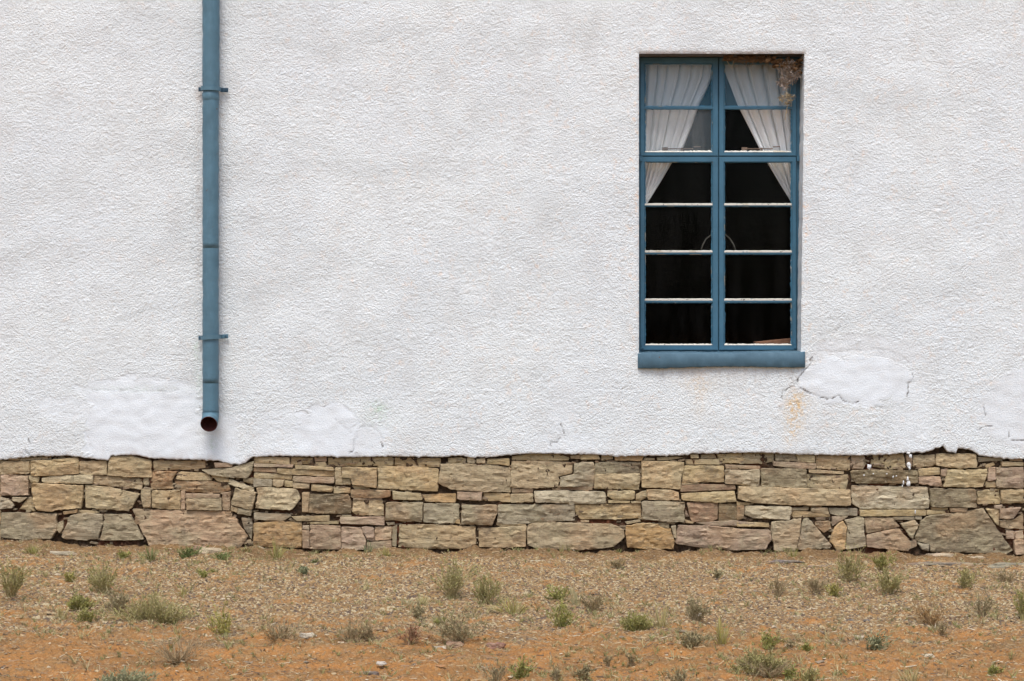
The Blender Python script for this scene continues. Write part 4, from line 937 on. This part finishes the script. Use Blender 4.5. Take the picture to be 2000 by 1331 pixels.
# ------------------------------------------------------------------ plants
class Plant:
    def __init__(s, seed): s.V = []; s.F = []; s.mi = []; s.T = []; s.r = random.Random(seed)
    def stem(s, pts, r0, r1, tint, mi=1):
        n = len(pts); b = len(s.V); a = s.r.uniform(0, 6)
        for i, p in enumerate(pts):
            rr = r0+(r1-r0)*i/(n-1)
            for k in range(3): s.V.append((p[0]+rr*math.cos(a+k*2.094), p[1]+rr*math.sin(a+k*2.094), p[2]+rr*.3*math.sin(k))); s.T.append((tint[0], tint[1], 0, 1))
        for i in range(n-1):
            for k in range(3): s.F.append((b+i*3+k, b+i*3+(k+1) % 3, b+i*3+3+(k+1) % 3, b+i*3+3+k)); s.mi.append(mi)
    def blade(s, pts, w, tint):
        n = len(pts); b = len(s.V); a = s.r.uniform(0, PI); cx, cy = math.cos(a), math.sin(a)
        for i, p in enumerate(pts):
            ww = w*(1-.85*(i/(n-1))**1.5); s.V.append((p[0]-cx*ww, p[1]-cy*ww, p[2])); s.V.append((p[0]+cx*ww, p[1]+cy*ww, p[2])); s.T += [(tint[0], tint[1], 0, 1)]*2
        for i in range(n-1): s.F.append((b+2*i, b+2*i+1, b+2*i+3, b+2*i+2)); s.mi.append(0)
    def leaf(s, p, d, L, w, tint):
        b = len(s.V); d = Vector(d).normalized(); q_ = d.cross(Vector((s.r.uniform(-1,1), s.r.uniform(-1,1), s.r.uniform(-1,1)))).normalized()*w; p = Vector(p); m = p+d*L*.5; e = p+d*L
        for v in (p, m+q_, e, m-q_): s.V.append(tuple(v)); s.T.append((tint[0], tint[1], 0, 1))
        s.F.append((b, b+1, b+2, b+3)); s.mi.append(0)
def curve(r, p, d, L, n, up=.0, wob=.25):
    pts = [tuple(p)]; d = Vector(d).normalized(); q_ = Vector(p)
    for i in range(n):
        d = (d+Vector((r.gauss(0, wob), r.gauss(0, wob), r.gauss(0, wob*.7)+up))*.5).normalized(); q_ = q_+d*L/n; pts.append(tuple(q_))
    return pts, d
def build_plant(kind, W_, H_, seed):
    p = Plant(seed); r = p.r; a2 = lambda: r.uniform(0, 2*PI)
    ph0, ph1 = r.uniform(0, 6), r.uniform(0, 6); lean = Vector((r.uniform(-.18, .18)*W_, 0, 0))
    def target(tz=None):
        th = a2(); rr = math.sqrt(r.random())*(1+.32*math.sin(th*2+ph0)+.22*math.sin(3*th+ph1)); hz = 1+.25*math.sin(th*2+ph1)
        return lean*rr+Vector((math.cos(th)*rr*W_/2, math.sin(th)*rr*W_/2, H_*(1-.45*min(1, rr*rr))*hz*r.uniform(.5, 1.05)))
    if kind in ('broom', 'dry', 'redry'):
        n = int(14+W_*230); leafy = {'broom': 1., 'dry': .3, 'redry': .4}[kind]
        for _ in range(n):
            t = target(); b = Vector((r.gauss(0, W_*.06), r.gauss(0, W_*.06), -.004)); L = (t-b).length
            pts, d = curve(r, b, (t-b)+Vector((0,0,L*.15)), L, 5, .04, .16); tn = (0, r.uniform(0, .9)); p.stem(pts, .0016, .0006, tn)
            for k in range(3):
                i = r.randint(2, 5); q_ = Vector(pts[i]); dd = (d+Vector((r.gauss(0,.45), r.gauss(0,.45), r.uniform(-.1,.5)))).normalized(); pt2, _ = curve(r, q_, dd, L*r.uniform(.18, .38), 3, .08, .18)
                p.stem(pt2, .0010, .0004, (0, r.uniform(0, .9)))
                if r.random() < leafy:
                    for m in range(7):
                        j = r.randint(1, 3); c = Vector(pt2[j]); c = c.lerp(Vector(pt2[j-1]), r.random()); p.leaf(c, dd+Vector((r.gauss(0,.5), r.gauss(0,.5), r.gauss(0,.4))), r.uniform(.008, .018), .0021, (r.random()**3*.7, r.random()*.8))
    elif kind == 'cushion':
        n = int(90+W_*800)
        for _ in range(n):
            t = target(); b = Vector((t.x*.45+r.gauss(0, W_*.04), t.y*.45, -.004)); L = (t-b).length
            pts, d = curve(r, b, t-b, L, 4, .03, .2); p.stem(pts, .0011, .0005, (0, r.uniform(.0, .9)))
            for m in range(15):
                j = r.randint(1, 4); c = Vector(pts[j]).lerp(Vector(pts[j-1]), r.random()); p.leaf(c, d+Vector((r.gauss(0,.6), r.gauss(0,.6), r.gauss(0,.4))), r.uniform(.007, .017), .0020, (r.random()**3*.8, r.random()*.7+(.3 if j < 3 else 0)))
    elif kind == 'spread':
        for _ in range(int(40+W_*100)):
            th = a2(); d0 = Vector((math.cos(th), math.sin(th), r.uniform(.15, .9))); L = W_*r.uniform(.3, .55)
            pts, d = curve(r, (r.gauss(0,.01), r.gauss(0,.01), 0), d0, L, 5, .06, .3); pts = [(a, b, min(abs(c), H_*1.05)) for a, b, c in pts]; p.stem(pts, .0016, .0006, (0, r.uniform(0, .7)))
            for k in range(4):
                i = r.randint(1, 5); pt2, _ = curve(r, pts[i], d+Vector((r.gauss(0,.7), r.gauss(0,.7), r.uniform(0,.9))), L*.25, 3, .05, .35); p.stem(pt2, .0009, .0004, (0, r.uniform(0, .8)))
    elif kind in ('tuft', 'pale', 'aloe'):
        n = {'tuft': 70, 'pale': 60, 'aloe': 11}[kind]; wb = {'tuft': .0017, 'pale': .0013, 'aloe': .0042}[kind]
        if kind != 'aloe': n = int(n*min(2.6, max(.5, W_/.12)))
        for _ in range(n):
            t = target(); b = Vector((t.x*.3+r.gauss(0, W_*.05), t.y*.3, -.003)); v = t-b
            pts = [tuple(b), tuple(b+v*.4+Vector((0,0,v.length*.12))), tuple(b+v*.78+Vector((0,0,v.length*.13))), tuple(t)]
            p.blade(pts, wb*r.uniform(.6, 1.2), ((r.random()**2 if kind == 'tuft' else r.uniform(.35, 1)) if kind != 'aloe' else 0, r.random()*.7))
    elif kind == 'weed':
        for _ in range(int(16+W_*110)):
            t = target(); b = Vector((r.gauss(0, W_*.10), r.gauss(0, W_*.10), -.003)); L = (t-b).length
            pts, d = curve(r, b, t-b+Vector((0,0,L*.3)), L, 4, .05, .2); p.stem(pts, .0014, .0006, (0, .5), 0)
            for m in range(18):
                j = r.randint(1, 4); c = Vector(pts[j]).lerp(Vector(pts[j-1]), r.random()); p.leaf(c, d+Vector((r.gauss(0,.8), r.gauss(0,.8), r.gauss(0,.5))), r.uniform(.008, .019), .0024, (r.random()**4*.8, r.random()*.8))
    return p
COL = dict(gg=(.37,.33,.12), gn=(.31,.30,.075), yg=(.42,.37,.10), bg=(.27,.285,.155), dk=(.13,.18,.045), br=(.33,.25,.13), or_=(.42,.24,.09), rd=(.32,.14,.08), gy=(.34,.28,.15))
PL = [(22,1164,70,62,'broom','gg','grey-green twiggy bush cut by the left edge of the yard'),
 (202,1161,66,60,'broom','gg','grey-green wispy bush, upper one of the left cluster'),
 (135,1138,28,22,'weed','yg','small yellow-green weed above the left cluster of bushes'),
 (88,1129,30,18,'pale','yg','little straw coloured tuft near the top left of the yard'),
 (152,1189,42,26,'cushion','gn','small rounded green bush left of the big grey cushion'),
 (305,1219,125,56,'cushion','gg','largest grey-green cushion shrub, in the left part of the yard'),
 (232,1199,56,36,'broom','gy','wiry greyish bush touching the big cushion shrub on its left'),
 (118,1208,48,30,'pale','yg','faded low tuft below the small rounded green bush at left'),
 (165,1224,38,36,'broom','gn','thin green upright sprig between two low tufts at left'),
 (435,1243,55,72,'weed','yg','tall forked yellow-green sprig right of the big cushion shrub'),
 (395,1131,24,17,'weed','gn','tiny bright green weed below the cream stone at the wall foot'),
 (417,1126,16,13,'weed','gn','tiniest green weed right of another one below the wall at left'),
 (358,1163,26,19,'tuft','yg','small yellowish tuft above the big cushion shrub'),
 (553,1266,95,52,'dry','br','grey-brown dry twiggy shrub in the left half, left of the white stone'),
 (345,1295,130,50,'spread','br','wide sprawling bare dry bush near the bottom left'),
 (688,1258,60,46,'dry','br','sparse bare twigs right of the white stone'),
 (240,1346,104,40,'cushion','bg','blue-green shrub cut by the bottom edge at left'),
 (345,1238,28,16,'pale','yg','pale dry grass with a green heart under the big cushion shrub'),
 (65,1084,45,24,'tuft','gn','green grass tuft at the wall foot at far left'),
 (295,1093,40,26,'tuft','dk','dark green grass tuft below the left tip of the pink block'),
 (365,1091,62,18,'weed','dk','low dark green weed under the large pink block'),
 (435,1098,36,18,'weed','dk','low green weed right of the cream half-buried stone'),
 (540,1089,36,36,'tuft','gn','green grass tuft with tall stalks at the wall foot left of centre'),
 (482,1082,26,16,'tuft','gn','small green tuft in the wall corner right of the pink block'),
 (243,1090,26,13,'weed','gn','low green weed under the two grey slanted blocks'),
 (615,1106,15,12,'weed','dk','tiny dark green sprig in front of the wall left of centre'),
 (595,1121,22,14,'weed','bg','small blue-green sprig on gravel in the left half'),
 (880,1166,82,64,'broom','gg','tall fan-shaped grey-green bush nearest the wall at centre'),
 (950,1179,66,46,'broom','gg','loose green bush right of the tall fan-shaped bush'),
 (790,1191,27,27,'tuft','bg','spiky blue-green tuft left of the fan-shaped bush'),
 (822,1184,46,30,'pale','yg','faint straw tuft just left of the fan-shaped bush'),
 (815,1204,30,26,'weed','gy','small olive sprig below the spiky blue-green tuft'),
 (1005,1201,76,38,'tuft','yg','bright yellow-green grass clump at centre'),
 (1100,1223,66,50,'weed','gn','leafy green bush in the middle of the yard, right of the bright grass clump'),
 (1090,1171,50,26,'weed','gn','low leafy green weed above the leafy bush at centre'),
 (1125,1181,40,42,'pale','bg','upright pale grass between the low weed and the dry wisp'),
 (1155,1194,60,32,'dry','br','fine dry wisp right of the pale upright grass'),
 (862,1221,22,13,'weed','gn','tiny green sprig below the olive sprig at centre left'),
 (897,1256,78,46,'broom','gy','dull green wiry shrub behind the two dark red stones'),
 (800,1258,42,30,'redry','rd','small reddish twiggy plant left of the dull green wiry shrub'),
 (720,1256,40,36,'dry','br','small bare twigs left of the reddish plant'),
 (1247,1233,42,36,'cushion','gn','compact bright green cushion right of centre'),
 (1292,1226,62,52,'pale','yg','yellow straw grass leaning over the compact green cushion'),
 (1357,1214,56,40,'broom','gy','round grey twiggy shrub right of the straw grass'),
 (968,1342,50,54,'dry','gy','dry olive twigs cut by the bottom edge at centre'),
 (1015,1327,40,48,'weed','gn','green upright sprig at the bottom edge at centre'),
 (1350,1269,52,30,'broom','gy','low wiry greenish plant below the round grey shrub'),
 (720,1082,20,38,'aloe','bg','blue-green strap-leaved plant at the wall foot, left of the dark slot between stones'),
 (752,1089,22,26,'tuft','yg','yellow-green grass tuft at the wall foot under the dark slot between stones'),
 (890,1077,32,38,'aloe','bg','blue-green strap-leaved plant in front of the long block at centre'),
 (1096,1082,16,26,'pale','yg','thin yellow grass stalks at the wall foot in front of the log-shaped block'),
 (1085,1330,22,32,'dry','gy','sparse twig with green tip at the bottom edge right of centre'),
 (1142,1330,26,26,'broom','gy','small olive tuft at the bottom edge right of the sparse twig'),
 (1205,1109,26,15,'dry','br','flat brown tuft alone near the wall right of centre'),
 (1187,1302,17,24,'dry','br','bare leaning twig on orange soil right of centre, left one'),
 (1233,1302,16,22,'dry','br','bare leaning twig on orange soil right of centre, right one'),
 (1660,1137,62,52,'broom','gg','grey-green bush leaning right, uppermost in the right half'),
 (1722,1116,37,34,'broom','gn','green bush close to the wall in the right half'),
 (1735,1158,74,36,'broom','gg','wide dark olive bush below the green bush near the wall'),
 (1520,1163,38,38,'dry','br','narrow dark dry bush alone on the gravel right of centre'),
 (1590,1157,52,22,'redry','br','low reddish dry twigs left of the bright yellow-green weed'),
 (1628,1162,32,24,'weed','yg','bright yellow-green weed below the leaning grey-green bush'),
 (1885,1156,36,46,'broom','gg','narrow upright olive bush near the right edge'),
 (1920,1206,60,46,'dry','gy','pale grey bare bush near the right edge'),
 (1820,1223,78,38,'redry','or_','orange-brown dry bush left of the pale grey bare bush'),
 (1410,1257,46,52,'tuft','yg','yellow-green grass tuft with straw tips in the right half foreground'),
 (1500,1266,42,30,'weed','gn','small green plant right of the straw-tipped tuft'),
 (1710,1269,78,28,'weed','bg','low spreading green weed in the right foreground'),
 (1476,1313,94,46,'cushion','gg','dense green cushion shrub at the bottom right of centre'),
 (1500,1322,110,22,'spread','br','dry fallen twigs at the foot of the dense cushion shrub'),
 (1330,1342,36,40,'dry','gy','sparse olive twigs cut by the bottom edge, left of the dense cushion shrub'),
 (1580,1342,34,36,'broom','gg','yellow-green sprigs at the bottom edge right of the dense cushion shrub'),
 (1780,1334,64,38,'pale','yg','pale grass cut by the bottom edge at right'),
 (1940,1319,22,22,'weed','gn','small green plant in the bottom right corner'),
 (1545,1270,15,22,'dry','gy','tiny dark sprig right of the small green plant in the foreground'),
 (1575,1274,17,14,'weed','gn','tiny green tuft right of the tiny dark sprig in the foreground'),
 (1997,1212,32,64,'broom','gn','green bush cut by the right edge'),
 (1965,1139,44,20,'dry','br','low brown tuft near the wall at the right edge'),
 (1548,1087,26,16,'tuft','gn','green grass tuft at the foot of the two leaning stones'),
 (1540,1297+30,20,30,'weed','gn','thin green sprig in front of the fallen twigs'),
 (1838,1242,20,24,'redry','br','small rust coloured sprig below the orange-brown bush'),
 (1402,1128,18,14,'weed','gy','faint olive sprig behind the sandy slab')]
NAMES = dict(broom='bush', dry='dry_bush', redry='dry_bush', cushion='cushion_shrub', spread='dry_bush', tuft='grass_tuft', pale='grass_tuft', aloe='strap_leaved_plant', weed='weed')
CATS = dict(broom='bush', dry='dry bush', redry='dry bush', cushion='shrub', spread='dry bush', tuft='grass', pale='grass', aloe='plant', weed='weed')
def emit(pl, name, loc, col):
    me = bpy.data.meshes.new(name); me.from_pydata(pl.V, [], pl.F); me.materials.append(M['leaf']); me.materials.append(M['twig'])
    me.polygons.foreach_set('material_index', pl.mi); a = me.attributes.new('tint', 'FLOAT_COLOR', 'POINT'); a.data.foreach_set('color', np.array(pl.T, dtype=np.float32).ravel())
    me.update(); o = bpy.data.objects.new(name, me); C.objects.link(o); o.location = loc; o.color = (*col, 1); return o
for i, (px, py, w, h, kind, c, lab) in enumerate(PL):
    p = ground_at(px, py); k = (D+p.y)/D*S
    o = emit(build_plant(kind, w*k*1.22, h*k*(.9 if py > 1290 else 1.0), 500+i), NAMES[kind], p, COL[c]); tag(o, lab, CATS[kind])
# uncountable seedlings and dead tufts
def seedlings():
    pl = Plant(77); r = pl.r; n = 0
    anchors = [ground_at(a[0], a[1]) for a in PL]
    while n < 3600:
        if r.random() < .42:
            a_ = r.choice(anchors); x, y = a_.x+r.gauss(0, .16), a_.y+r.gauss(0, .28)
            if y > -.03 or y < -4.8: continue
        else:
            x = r.uniform(-3.3, 3.3); y = -r.uniform(.03, 1)**1.1*4.7
            if float(TM(x*.16+2, y*.25)) < r.uniform(-.9, 1.6): continue
        n += 1; z = float(gh(x, y)); h = r.uniform(.008, .03)*(1 if r.random() < .8 else 1.9); t = r.random()
        for _ in range(r.randint(5, 14)):
            a = r.uniform(0, 6.28); e = (x+math.cos(a)*h*.9, y+math.sin(a)*h*.9, z+h*r.uniform(.4, 1)); pl.blade([(x+r.gauss(0,.004), y+r.gauss(0,.004), z), ((x+e[0])/2, (y+e[1])/2, z+h*.6), e], .0011, (min(1, max(0, t+r.gauss(0,.2))) if t > .4 else 0.1, r.random()*.8))
    o = emit(pl, 'ground_cover', (0,0,0), (.25,.25,.085)); tag(o, 'sparse seedlings and dead grass scattered over the yard', 'ground cover', kind='stuff')
seedlings()
